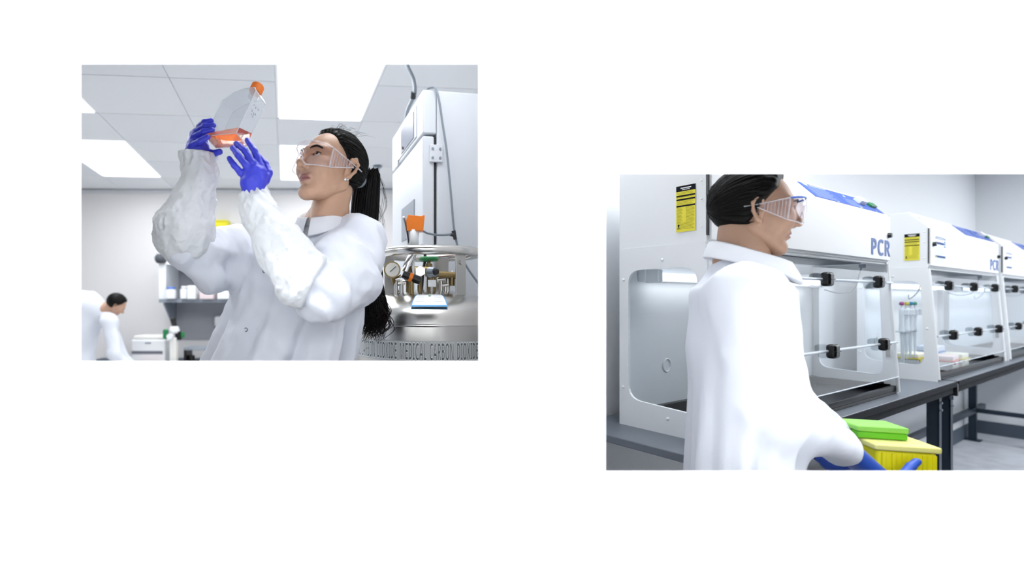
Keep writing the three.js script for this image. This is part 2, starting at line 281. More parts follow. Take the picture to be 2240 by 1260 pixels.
// ================================================================= right laboratory: benches and cabinets
const font = await new FontLoader().loadAsync('fonts/droid/droid_sans_bold.typeface.json');
const HW = 1.74, HD = 0.30, SEAM = 0.655, FACE = 0.885, PEAK = 0.975, FOOT = 0.04;   // cabinet width, depth, heights above the bench, how far its feet stand forward
const BENCH1 = [-0.18, 2.54], BENCH2 = [2.575, 6.10], BENCH_FRONT = 0.087;
function bench(name, label, t0, t1, legsAt) {
  const t = thing(name, label, 'bench', RW(t0, 0, 0), PHI), L = t1 - t0, top = BENCH_Y, b0 = WALL_N + .015;
  part(t, 'worktop', span(0, L, top - .026, top, b0, BENCH_FRONT, .004), M.benchTop, 'grey laminate worktop');
  part(t, 'front_edge', span(0, L, top - .030, top - .001, BENCH_FRONT, BENCH_FRONT + .006, .002), M.benchEdge, 'black front edge');
  part(t, 'front_rail', span(.01, L - .01, top - .072, top - .031, BENCH_FRONT - .05, BENCH_FRONT - .008, .004), M.benchEdge);
  part(t, 'rear_rail', span(.01, L - .01, top - .08, top - .03, b0 + .01, b0 + .05, .004), M.darkSteel);
  part(t, 'rear_stretcher', span(.05, L - .05, .27, .32, b0 + .03, b0 + .07, .004), M.darkSteel);
  for (const x of legsAt) {
    for (const n of [BENCH_FRONT - .07, b0 + .04]) {
      const leg = part(t, 'leg', merge([span(x - .025, x + .025, .012, top - .03, n - .02, n - .012), span(x - .025, x - .017, .012, top - .03, n - .012, n + .03), span(x + .017, x + .025, .012, top - .03, n - .012, n + .03), span(x - .025, x + .025, .012, top - .03, n + .022, n + .03)]), M.darkSteel, 'dark blue steel leg');
      part(leg, 'foot_plate', span(x - .05, x + .05, 0, .012, n - .05, n + .06, .003), M.darkSteel);
      for (const y of [.30, .335, top - .12, top - .16]) part(leg, 'bolt', rod(V3(x, y, n + .03), V3(x, y, n + .038), .008, .007), M.greySteel);
    }
    part(t, 'side_stretcher', span(x - .018, x + .018, .275, .315, b0 + .06, BENCH_FRONT - .09, .003), M.darkSteel);
    part(t, 'leg_channel', span(x + .028, x + .04, .02, top - .035, BENCH_FRONT - .085, BENCH_FRONT - .045, .002), M.greySteel, 'light grey steel channel');
  }
  return t;
}
bench('laboratory_bench', 'steel framed bench with grey top carrying the first benchtop cabinet', ...BENCH1, [.10, 2.62]);
bench('laboratory_bench', 'steel framed bench running to the end wall under two benchtop cabinets', ...BENCH2, [.10, 3.10]);
{
  const c = RW(2.557, BENCH_Y - .06, BENCH_FRONT - .02), t = thing('bench_clamp', 'small black clamp joining the two bench edges', 'clamp', c, PHI);
  part(t, 'bracket', box(.026, .07, .05, 0, 0.01, 0, .004), M.black); part(t, 'screw', rod(V3(0, -.03, 0), V3(0, -.05, 0), .008), M.greySteel);
}
// ---- printed labels
const yellowLabel = canvasTexture(256, 512, (g, w, h) => {
  g.fillStyle = '#e6dc4f'; g.fillRect(0, 0, w, h); g.fillStyle = '#14161f'; g.fillRect(0, 0, w, 62); for (const y of [104, 144, 216]) g.fillRect(4, y, w - 8, 18);
  g.fillStyle = '#e9e9e9'; g.fillRect(60, 20, 140, 12); g.fillRect(80, 40, 100, 8);
  g.fillStyle = '#8d862f'; for (let y = 74; y < 490; y += 13) { if (y > 95 && y < 240 && ((y > 98 && y < 124) || (y > 138 && y < 164) || (y > 208))) continue; const r = (y * 7919 % 97) / 97; g.fillRect(12, y, y > 240 && y < 400 ? 50 + r * 30 : 190 + r * 40, 4); if (y > 240 && y < 400) g.fillRect(130, y, 100 + r * 16, 4); }
  g.fillStyle = '#14161f'; g.beginPath(); g.arc(34, 440, 12, 0, 7); g.fill(); g.fillRect(28, 438, 12, 26); g.fillRect(16, 470, 40, 6);
});
const noticeLabel = canvasTexture(256, 512, (g, w, h) => {
  g.fillStyle = '#eef2f6'; g.fillRect(0, 0, w, h); g.strokeStyle = '#9fb0c6'; g.strokeRect(1, 1, w - 2, h - 2);
  g.fillStyle = '#1d4a86'; g.fillRect(6, 6, 196, 44); g.fillRect(6, 108, 204, 46); g.fillRect(6, 376, 244, 44); g.fillStyle = '#dfe8f2'; g.fillRect(14, 20, 176, 18);
  g.fillStyle = '#4f78b0'; for (const y of [16, 74, 116, 166]) g.fillRect(214, y, 36, 34);
  g.fillStyle = '#aab6c6'; for (let y = 176; y < 366; y += 16) g.fillRect(14, y, 170 + (y * 31 % 40), 5); for (let y = 432; y < 500; y += 14) g.fillRect(14, y, 200, 4);
  g.fillStyle = '#e8d63a'; g.beginPath(); g.moveTo(14, 414); g.lineTo(28, 384); g.lineTo(42, 414); g.fill();
});
const panelPrint = canvasTexture(1024, 160, (g, w, h) => {
  g.fillStyle = '#4a62ac'; g.fillRect(0, 0, w, h); g.fillStyle = '#3058b0'; g.fillRect(0, 0, 16, h); g.fillRect(0, 0, w, 5); g.fillStyle = '#20488f'; g.fillRect(430, 0, 12, h);
  g.fillStyle = '#8b9bd2'; for (let y = 26; y < 150; y += 16) { g.fillRect(60, y, 300 - (y * 13 % 60), 5); if (y > 60) g.fillRect(500, y, 150 + (y * 17 % 60), 5); }
  g.fillStyle = '#e4e8f4'; g.fillRect(50, 10, 60, 10); g.fillRect(130, 12, 220, 5); g.fillStyle = '#d7e26a'; g.beginPath(); g.moveTo(560, 44); g.lineTo(580, 20); g.lineTo(600, 44); g.fill(); g.fillRect(300, 146, 30, 6); g.fillRect(640, 142, 40, 8); g.fillRect(890, 146, 24, 6);
});
const paper = (map, r = .6) => new THREE.MeshPhysicalMaterial({ map, roughness: r, specularIntensity: .25 });
const PM = { yellow: paper(yellowLabel), notice: paper(noticeLabel), panel: paper(panelPrint), letters: mat(0x1b4f9a, .4) };
const plaque = (w, h, m) => new THREE.BoxGeometry(w, h, .001);
const screwGeo = new THREE.SphereGeometry(.006, 10, 6, 0, Math.PI * 2, 0, Math.PI / 2);
const lettering = new TextGeometry('PCR', { font, size: .078, depth: .0015, curveSegments: 5 }); lettering.scale(1.38, 1, 1);
const knobGeo = merge([new RoundedBoxGeometry(.052, .058, .034, 3, .012).translate(0, 0, .012), rod(V3(.02, 0, .012), V3(.034, 0, .012), .012, .010), box(.046, .004, .036, 0, 0, .014, .001)]);
const wingGeo = merge([rod(V3(0, 0, 0), V3(0, 0, .02), .007), box(.034, .010, .006, 0, 0, .022, .002)]);
function cabinet(label, t0) {
  const t = thing('pcr_cabinet', label, 'cabinet', RW(t0, BENCH_Y, 0), PHI, 'row of white benchtop cabinets');
  // slope of the front edge of the side panels: the feet stand forward of the face
  const front = (y) => FOOT * (1 - y / SEAM);
  // upper housing with the sloped control panel
  const prof = [[0, SEAM + .001], [0, FACE], [-.075, PEAK], [-HD, PEAK], [-HD, SEAM + .001]];
  const housing = new THREE.BufferGeometry(); {   // prism along x
    const s = new THREE.Shape(prof.map(([z, y]) => new THREE.Vector2(-z, y)).reverse());
    const g = new THREE.ExtrudeGeometry(s, { depth: HW - .012, bevelEnabled: true, bevelSize: .003, bevelThickness: .003, bevelSegments: 2 }).rotateY(Math.PI / 2).translate(.006, 0, 0);
    housing.copy(g);
  }
  const hs = part(t, 'upper_housing', housing, M.white);
  const fascia = part(t, 'front_fascia', span(.014, HW - .004, SEAM + .006, FACE - .006, .003, .012, .003), M.white, 'flat white front fascia');
  part(hs, 'shadow_gap', span(.001, .012, SEAM + .02, FACE - .01, .0025, .006), M.black, 'narrow black slot beside the fascia');
  const le = part(fascia, 'lettering', lettering.clone().translate(HW - .285, SEAM + .026, .0121), PM.letters, 'blue letters reading PCR');
  part(fascia, 'notice', plaque(.21, .150, 0).translate(.205, SEAM + .105, .0125), PM.notice, 'white notice with blue bars');
  for (const x of [.055, HW - .035]) part(fascia, 'push_knob', merge([rod(V3(x, SEAM + .13, .011), V3(x, SEAM + .13, .026), .013, .011, 16)]), M.black, 'round black knob');
  // blue overlay with its two switches on the slope
  const ang = Math.atan2(PEAK - FACE, .075), slope = Math.hypot(PEAK - FACE, .075);
  const onSlope = (g, x, s) => g.rotateX(-(Math.PI / 2 - ang)).translate(x, FACE + Math.sin(ang) * s, -Math.cos(ang) * s + .0).translate(0, .0035 * Math.cos(ang), .0035 * Math.sin(ang));
  const cp = part(hs, 'control_panel', onSlope(new THREE.BoxGeometry(.84, slope * .84, .002), HW - .445, slope * .5), PM.panel, 'blue printed control panel');
  part(t, 'rocker_switch', onSlope(box(.075, .036, .022, 0, 0, .010, .004), HW - .25, slope * .55), M.white, 'white rocker switch');
  part(t, 'rocker_switch', onSlope(box(.08, .030, .014, 0, 0, .006, .004), HW - .11, slope * .5), M.green, 'green lit rocker switch');
  part(hs, 'rating_label', onSlope(new THREE.BoxGeometry(.05, .06, .0015), .07, slope * .5), paper(canvasTexture(64, 64, (g) => { g.fillStyle = '#eef4f8'; g.fillRect(0, 0, 64, 64); g.fillStyle = '#2f7fae'; g.fillRect(6, 8, 52, 10); g.fillStyle = '#52a07c'; g.fillRect(6, 26, 40, 6); g.fillRect(6, 40, 46, 4); })));
  // side panels with rounded windows
  for (const s of [0, 1]) {
    const out = [[HD, 0], [-front(0), 0], [-front(SEAM), SEAM], [HD, SEAM]];        // (depth behind the face, height)
    const hole = roundedOutline([[HD - .035, .10], [-front(.10) + .045, .085], [-front(.57) + .032, .575], [HD - .035, .575]], .05);
    const th = .012, x0 = s ? HW - th : 0;
    const g = extrude(out, th, [hole.slice().reverse()]).rotateY(Math.PI / 2).translate(x0, 0, 0);
    const sp = part(t, 'side_panel', g, M.white);
    part(sp, 'window_pane', new THREE.ShapeGeometry(new THREE.Shape(roundedOutline([[HD - .03, .095], [-front(.1) + .04, .08], [-front(.575) + .027, .58], [HD - .03, .58]], .05).map((p) => new THREE.Vector2(...p)))).rotateY(Math.PI / 2).translate(s ? HW - th - .001 : th + .001, 0, 0), M.acrylic, 'clear acrylic side window');
    for (const [z, y] of [[-HD + .016, .14], [-HD + .016, .54], [-.14, .605], [-.12, .055], [.0, .30]]) part(sp, 'screw', screwGeo.clone().rotateZ(s ? -Math.PI / 2 : Math.PI / 2).translate(s ? HW : 0, y, z), M.white);
    // front edge strip carrying the sash
    part(sp, 'front_strip', (() => { const a = V3(s ? HW - .012 : .012, .01, front(.01) + .004), b = V3(s ? HW - .012 : .012, SEAM - .01, front(SEAM) + .004); return rod(a, b, .007, .007, 6); })(), M.white);
    for (const y of [.05]) part(sp, 'wing_nut', wingGeo.clone().rotateY(s ? -Math.PI / 2 : Math.PI / 2).translate(s ? HW - .014 : .014, y, -.02), M.black, 'black wing nut');
    part(sp, 'catch', box(.008, .04, .016, s ? HW - .018 : .018, .20, front(.2) - .02, .002), M.black);
    // notice on the outside of the housing
    if (!s) part(hs, 'yellow_label', new THREE.BoxGeometry(.062, .155, .001).rotateY(-Math.PI / 2).translate(.0005, SEAM + .117, -.061), PM.yellow, 'yellow printed certificate label');
    for (const y of [SEAM + .05, SEAM + .14, SEAM + .2]) part(hs, 'screw', screwGeo.clone().rotateZ(s ? -Math.PI / 2 : Math.PI / 2).scale(.6, .6, .6).translate(s ? HW : 0, y, -.012), M.white);
  }
  const bp = part(t, 'back_panel', span(.012, HW - .012, .02, SEAM, -HD, -HD + .008), M.white);
  for (const x of [.3, .87, 1.44]) part(bp, 'grommet', new THREE.TorusGeometry(.026, .003, 8, 24).translate(x, .20, -HD + .009), M.white);
  const ce = part(t, 'chamber_ceiling', span(.012, HW - .012, SEAM - .012, SEAM, -HD + .008, -.004), M.white);
  part(ce, 'filter_grille', span(.25, HW - .25, SEAM - .016, SEAM - .012, -.19, -.03), M.darkSteel, 'dark slot of the filter outlet');
  // lamp inside, on the back panel
  const lamp = part(t, 'lamp_housing', span(.10, HW - .10, .535, .60, -HD + .008, -HD + .04, .006), M.white);
  part(lamp, 'fluorescent_tube', rod(V3(.14, .555, -HD + .07), V3(HW - .14, .555, -HD + .07), .013, .013, 16), M.tubeGlow, 'glowing white tube');
  for (const x of [.12, HW - .12]) part(lamp, 'tube_holder', box(.03, .05, .055, x, .555, -HD + .06, .006), M.white);
  const la = new THREE.RectAreaLight(LAMP_COLOR, GLOW.hood, HW - .3, .05); la.position.set(HW / 2, .53, -HD + .085); la.lookAt(0, 0, 0); la.rotation.set(-Math.PI / 2 + .5, 0, 0); t.add(la);
  part(lamp, 'lamp_cable', tube([V3(HW - .12, SEAM - .012, -.06), V3(HW - .12, .60, -.07), V3(HW - .09, .52, -.10), V3(HW - .03, .50, -.18), V3(HW - .02, .52, -.24)], .003, 30, 6), M.cable);
  part(ce, 'socket', box(.03, .02, .02, HW - .12, SEAM - .02, -.06, .003), M.greyPlastic);
  part(ce, 'sensor_socket', merge([box(.022, .045, .022, .85, SEAM - .035, -.20, .004), tube([V3(.85, SEAM - .05, -.2), V3(.86, .52, -.22), V3(.90, .47, -.27), V3(.95, .50, -.285)], .003, 24, 6)]), M.cable);
  // base tray
  const tr = part(t, 'base_tray', span(.013, HW - .013, .001, .014, -HD + .01, .035, .002), M.blackGloss, 'glossy black base tray');
  part(tr, 'tray_rail', span(.013, HW - .013, .0145, .040, .018, .035, .003), M.blackGloss); part(tr, 'tray_rail', span(.013, .03, .0145, .045, -HD + .01, .017, .003), M.blackGloss); part(tr, 'tray_rail', span(HW - .03, HW - .013, .0145, .045, -HD + .01, .017, .003), M.blackGloss); part(tr, 'tray_rail', span(.031, HW - .031, .0145, .05, -HD + .01, -HD + .03, .003), M.blackGloss);
  // sash: fixed upper glass, hinged lower flap, rods with black clamps
  const gl = (y0, y1, off) => quadGeo(V3(.022, y0, front(y0) + off), V3(HW - .022, y0, front(y0) + off), V3(HW - .022, y1, front(y1) + off), V3(.022, y1, front(y1) + off));
  part(t, 'upper_sash', gl(.25, .60, .006), M.acrylic, 'clear upper front window');
  const fl = part(t, 'lower_sash', gl(.085, .262, .010), M.acrylic, 'clear hinged lower front window');
  part(fl, 'sash_edge', rod(V3(.022, .085, front(.085) + .01), V3(HW - .022, .085, front(.085) + .01), .003, .003, 8), M.acrylicEdge);
  for (const [y, m] of [[.55, 0], [.256, 1]]) {
    const r = part(t, 'sash_rod', rod(V3(.012, y, front(y) + .013), V3(HW - .012, y, front(y) + .013), .006, .006, 10), M.acrylicEdge, 'clear rod across the front window');
    for (const x of [.29, .89, 1.50]) part(r, 'clamp', knobGeo.clone().translate(x, y, front(y) + .012), M.black, 'black clamp knob');
  }
  return t;
}
M.acrylicEdge = new THREE.MeshPhysicalMaterial({ color: 0xe6edf4, roughness: .15, transmission: .4, thickness: 0 });
cabinet('white cabinet lettered PCR behind the walking person, nearest the partition wall', 0);
cabinet('white cabinet lettered PCR holding pipettes and tip boxes, middle of three', 2.417);
cabinet('white cabinet lettered PCR standing against the end wall', 4.32);
// ---- inside the middle cabinet
const inHood = (t0, x, y, z) => RW(t0 + x, BENCH_Y + .0145 + y, z);
function pipette(x, z, color, label) {
  const t = thing('pipette', label, 'pipette', inHood(2.417, x, 0, z), PHI + .2, 'pipettes in the middle cabinet');
  part(t, 'grip', merge([lathe([[.0, .40], [.011, .40], [.012, .38], [.010, .30], [.013, .27], [.009, .25], [0, .25]], 16), box(.014, .035, .03, 0, .375, .016, .004)]), M.white);
  part(t, 'plunger', rod(V3(0, .40, 0), V3(0, .42, 0), .005), M.white);
  part(t, 'plunger_cap', lathe([[0, .418], [.010, .418], [.011, .43], [.008, .438], [0, .438]], 16), mat(color, .4), 'coloured plunger cap');
  part(t, 'shaft', rod(V3(0, .13, 0), V3(0, .25, 0), .0035, .008), M.clearPlastic);
  part(t, 'tip_cone', rod(V3(0, .09, 0), V3(0, .13, 0), .002, .0035), M.clearPlastic);
}
{
  const st = thing('pipette_stand', 'clear plastic stand holding the row of pipettes', 'pipette stand', inHood(2.417, .19, 0, -.13), PHI);
  part(st, 'base', box(.22, .012, .10, 0, .006, 0, .004), M.clearPlastic); part(st, 'hanger', box(.24, .01, .05, 0, .258, -.008, .003), M.clearPlastic);
  for (const x of [-.1, .1]) part(st, 'post', box(.016, .255, .016, x, .132, -.035, .003), M.clearPlastic);
  [['magenta', 0xb04a90], ['yellow', 0xe2d45a], ['cream', 0xe6dc9a], ['blue', 0x3f93c9], ['red', 0xd25a62], ['green', 0x58b08a]].forEach(([n, c], i) => pipette(.095 + i * .038, -.125 + (i % 2) * .014, c, `white pipette with ${n} plunger cap hanging in the clear stand`));
  const d = thing('glass_dome', 'clear upturned glass bowl beside the pipette stand', 'bowl', inHood(2.417, .17, 0, -.040), 0);
  part(d, 'bowl', lathe([[.048, 0], [.052, .03], [.046, .055], [.030, .070], [0, .076]], 40), M.glass); part(d, 'rim', new THREE.TorusGeometry(.048, .003, 8, 40).rotateX(Math.PI / 2).translate(0, .003, 0), M.clearPlastic);
}
function tipBox(x, z, w, h, d, color, label, turn) {
  const t = thing('tip_box', label, 'box', inHood(2.417, x, 0, z), PHI + turn, 'tip boxes in the middle cabinet');
  part(t, 'tray', span(-w / 2, w / 2, 0, h * .62, -d / 2, d / 2, .006), M.boxBody); part(t, 'rim', span(-w / 2 - .003, w / 2 + .003, h * .60, h * .68, -d / 2 - .003, d / 2 + .003, .003), mat(color, .4), 'coloured rim');
  part(t, 'lid', span(-w / 2, w / 2, h * .68, h, -d / 2, d / 2, .008), mat(new THREE.Color(color).lerp(new THREE.Color(0xffffff), .68), .35), 'pale translucent lid');
  part(t, 'latch', merge([box(.012, h * .2, .008, -w / 2 + .02, h * .56, d / 2 + .004, .002), box(.012, h * .2, .008, w / 2 - .02, h * .56, d / 2 + .004, .002)]), mat(color, .4));
}
M.boxBody = mat(0xe2e6e8, .3);
tipBox(.66, -.20, .24, .095, .10, 0xe0cf2c, 'clear tip box with a yellow rim at the back of the group', 0);
tipBox(.62, -.05, .19, .095, .10, 0xd2452f, 'clear tip box with a red rim beside the cabinet wall', .05);
tipBox(.86, -.05, .16, .095, .10, 0xe0cf2c, 'clear tip box with a yellow rim between red and blue ones', 0);
tipBox(.97, -.18, .20, .13, .10, 0x2f86d6, 'taller clear tip box with a blue rim', .0);
{ // reddish bottles inside the first cabinet
  for (const [x, z, h, l] of [[.80, -.20, .11, 'pink rack of tubes at the back of the first cabinet'], [.92, -.15, .08, 'low pink plastic rack beside the taller pink rack']]) {
    const t = thing('tube_rack', l, 'rack', RW(x, BENCH_Y + .0145, z), PHI);
    part(t, 'body', span(-.045, .045, 0, h * .7, -.03, .03, .006), mat(0xe6b9cc, .35)); part(t, 'top_plate', span(-.048, .048, h * .7, h * .76, -.033, .033, .003), mat(0xd98aae, .35));
    for (let k = 0; k < 4; k++) part(t, 'tube', rod(V3(-.03 + k * .02, h * .76, 0), V3(-.03 + k * .02, h, 0), .006), M.clearPlastic);
  }
}
console.log('cabinets ready');
// ================================================================= people: one head shape, in its own frame (z forward, y up, x towards the person's left)
const both = (f) => [f(1), f(-1)];
const headSolid = (() => {
  const add = [
    [ell(V3(0, .030, -.014), .073, .083, .092), .02], [ell(V3(0, -.020, .030), .060, .082, .057), .03],
    ...both((s) => [cap(V3(s * .049, -.050, -.010), V3(s * .012, -.096, .063), .018, .013), .028]), [ell(V3(0, -.098, .066), .016, .013, .015), .018],
    ...both((s) => [ball(V3(s * .038, -.022, .058), .024), .03]), ...both((s) => [cap(V3(s * .012, .024, .082), V3(s * .046, .024, .066), .008, .008), .018]),
    [cap(V3(0, .014, .082), V3(0, -.022, .102), .0065, .009), .012], [ball(V3(0, -.026, .1045), .0105), .008], ...both((s) => [ell(V3(s * .0125, -.031, .094), .0075, .0075, .010), .006]),
    [ell(V3(0, -.0555, .0800), .022, .0052, .0095), .009], [ell(V3(0, -.0660, .0790), .0185, .0058, .0095), .009],
    ...both((s) => [ell(V3(s * .031, .006, .0665), .0150, .0110, .0125), .006]),
  ];
  const cut = [...both((s) => [ell(V3(s * .0315, .0055, .082), .0150, .0056, .011), .0025]), ...both((s) => [ell(V3(s * .0068, -.0385, .0985), .0048, .0048, .007), .002]), [chain([V3(-.023, -.0618, .0790), V3(0, -.0606, .0895), V3(.023, -.0618, .0790)], [.0016, .0022, .0016], .001), .0025]];
  const ears = both((s) => {
    const c = [V3(s * .070, -.028, .000), V3(s * .076, -.006, .004), V3(s * .081, .018, -.004), V3(s * .085, .024, -.016), V3(s * .086, .010, -.026), V3(s * .082, -.010, -.022), V3(s * .076, -.030, -.010), V3(s * .071, -.036, -.001)];
    const rim = chain(c, [.005, .0035, .004, .004, .0042, .0042, .0055, .006], .004), dish = cap(V3(s * .069, -.022, -.004), V3(s * .075, .014, -.012), .0075, .0095);
    const hollow = ell(V3(s * .083, -.004, -.008), .007, .015, .008);
    return (x, y, z) => smin(smax(dish(x, y, z), -hollow(x, y, z), .003), rim(x, y, z), .004);
  });
  return (x, y, z) => {
    let d = add[0][0](x, y, z);
    for (let i = 1; i < add.length; i++) d = smin(d, add[i][0](x, y, z), add[i][1]);
    for (const [f, k] of cut) d = smax(d, -f(x, y, z), k);
    for (const f of ears) d = smin(d, f(x, y, z), .007);
    return d;
  };
})();
function lipColor(base, lip) {                    // lips and the skin around are of different colour
  return (x, y, z) => {
    const q = Math.hypot(x / .0235, (y + .0610) / .0105), l = z > .07 ? 1 - sstep(.9, 1.02, q) : 0;
    const n = 1 + .05 * noise3(x * 40, y * 40, z * 40);
    return [0, 1, 2].map((i) => mix(base[i] * n, lip[i], l));
  };
}
const headGeoFine = netMesh(V3(-.10, -.14, -.12), V3(.10, .13, .13), .0022, headSolid, .02);
const headGeoCoarse = netMesh(V3(-.10, -.14, -.12), V3(.10, .13, .13), .005, headSolid, .03);
function headFrame(at, forward, up = V3(0, 1, 0)) {
  const f = forward.clone().normalize(), x = up.clone().cross(f).normalize(), y = f.clone().cross(x);
  return new THREE.Matrix4().makeBasis(x, y, f).setPosition(at);
}
function eyes(parent, frame, base) {
  for (const s of [1, -1]) {
    const c = V3(s * .031, .006, .0695);
    const shell = new THREE.SphereGeometry(.0118, 20, 14).translate(c.x, c.y, c.z);
    const b = part(parent, 'eye', shell.applyMatrix4(frame).translate(-base.x, -base.y, -base.z), mat(0xe9e4e2, .2));
    const iris = new THREE.SphereGeometry(.0066, 16, 10).translate(c.x + .001, c.y + .002, c.z + .0062).applyMatrix4(frame).translate(-base.x, -base.y, -base.z);
    part(b, 'iris', iris, mat(0x1a100c, .12), 'dark brown iris');
    const lid = tube([V3(c.x - s * .0155, c.y - .001, c.z + .0095), V3(c.x - s * .007, c.y + .0058, c.z + .0128), V3(c.x + s * .005, c.y + .0062, c.z + .0125), V3(c.x + s * .017, c.y + .001, c.z + .0055)], .0011, 16, 5).applyMatrix4(frame).translate(-base.x, -base.y, -base.z);
    part(b, 'eyelash', lid, M.hair);
    const br = [-.018, -.008, .006, .019].map((o, i) => V3(c.x + s * o, c.y + [.016, .0205, .0215, .016][i], c.z + [.0205, .0195, .0155, .0055][i]));
    const brow = tube(br, .0030, 14, 6); brow.applyMatrix4(frame).translate(-base.x, -base.y, -base.z); part(parent, 'eyebrow', brow, M.hair);
  }
}
function strand(pts, r0, seg = 14, rad = 4) {           // one tapering lock of hair
  const g = new THREE.TubeGeometry(new THREE.CatmullRomCurve3(pts), seg, r0, rad, false), p = g.attributes.position, cv = g.parameters.path;
  for (let i = 0; i <= seg; i++) { const c = cv.getPointAt(i / seg), k = (1 - Math.pow(i / seg, 3) * .85) * Math.min(1, .35 + i / seg * 5); for (let j = 0; j <= rad; j++) { const n = i * (rad + 1) + j; p.setXYZ(n, c.x + (p.getX(n) - c.x) * k, c.y + (p.getY(n) - c.y) * k, c.z + (p.getZ(n) - c.z) * k); } }
  return g;
}
const SKULL = { c: V3(0, .030, -.014), r: V3(.073, .083, .092) };
function onSkull(dir, lift) { const d = dir.clone().normalize(), k = 1 / Math.hypot(d.x / SKULL.r.x, d.y / SKULL.r.y, d.z / SKULL.r.z); return d.multiplyScalar(k + lift).add(SKULL.c); }
// hair cap: the skull, grown, behind the hairline
function hairCap(lift) {
  const outer = ell(SKULL.c, SKULL.r.x + lift, SKULL.r.y + lift, SKULL.r.z + lift);
  return (x, y, z) => {
    const ax = Math.abs(x);
    const line = z - (.058 - ax * .42 - Math.max(0, .055 - y) * .62);              // in front of this there is no hair
    const low = -(y + .050) + Math.max(0, z + .02) * 1.6;                           // nor below the nape
    const groove = .0011 * Math.sin(Math.atan2(x, y - .01) * 46 + noise3(x * 30, y * 30, z * 30) * 2);
    return smax(smax(outer(x, y, z) + groove, line * .8, .008), low * .6, .01);
  };
}

function collar(parent, local, c, front, side) {        // a folded band round the neck, open at the throat
  const n = 48, g = new THREE.BufferGeometry(), pos = [], idx = [];
  const prof = [[.000, .000], [.004, .016], [.010, .030], [.016, .026], [.024, .006], [.029, -.012], [.027, -.016], [.018, -.012]], m = prof.length;
  for (let i = 0; i <= n; i++) {
    const a = mix(.07, 6.21, i / n), ca = Math.cos(a), sa = Math.sin(a);          // 0 = throat
    const dir = front.clone().multiplyScalar(ca).addScaledVector(side, sa), r = .062 + .012 * Math.max(0, ca), tilt = -.030 * ca + .012, open = Math.pow(Math.max(0, ca), 6);
    for (const [o, h] of prof) { const q = c.clone().addScaledVector(dir, r + o * (1 + open * .7)); q.y += h * (1 + open * .35) + tilt - open * .012; pos.push(q.x, q.y, q.z); }
  }
  for (let i = 0; i < n; i++) for (let k = 0; k < m; k++) { const a = i * m + k, b = i * m + (k + 1) % m; idx.push(a, a + m, b, b, a + m, b + m); }
  g.setAttribute('position', new THREE.Float32BufferAttribute(pos, 3)); g.setIndex(idx); g.computeVertexNormals();
  part(parent, 'collar', local(g), new THREE.MeshStandardMaterial({ color: 0xe6e9ef, roughness: .85, side: THREE.DoubleSide }), 'white folded collar');
}
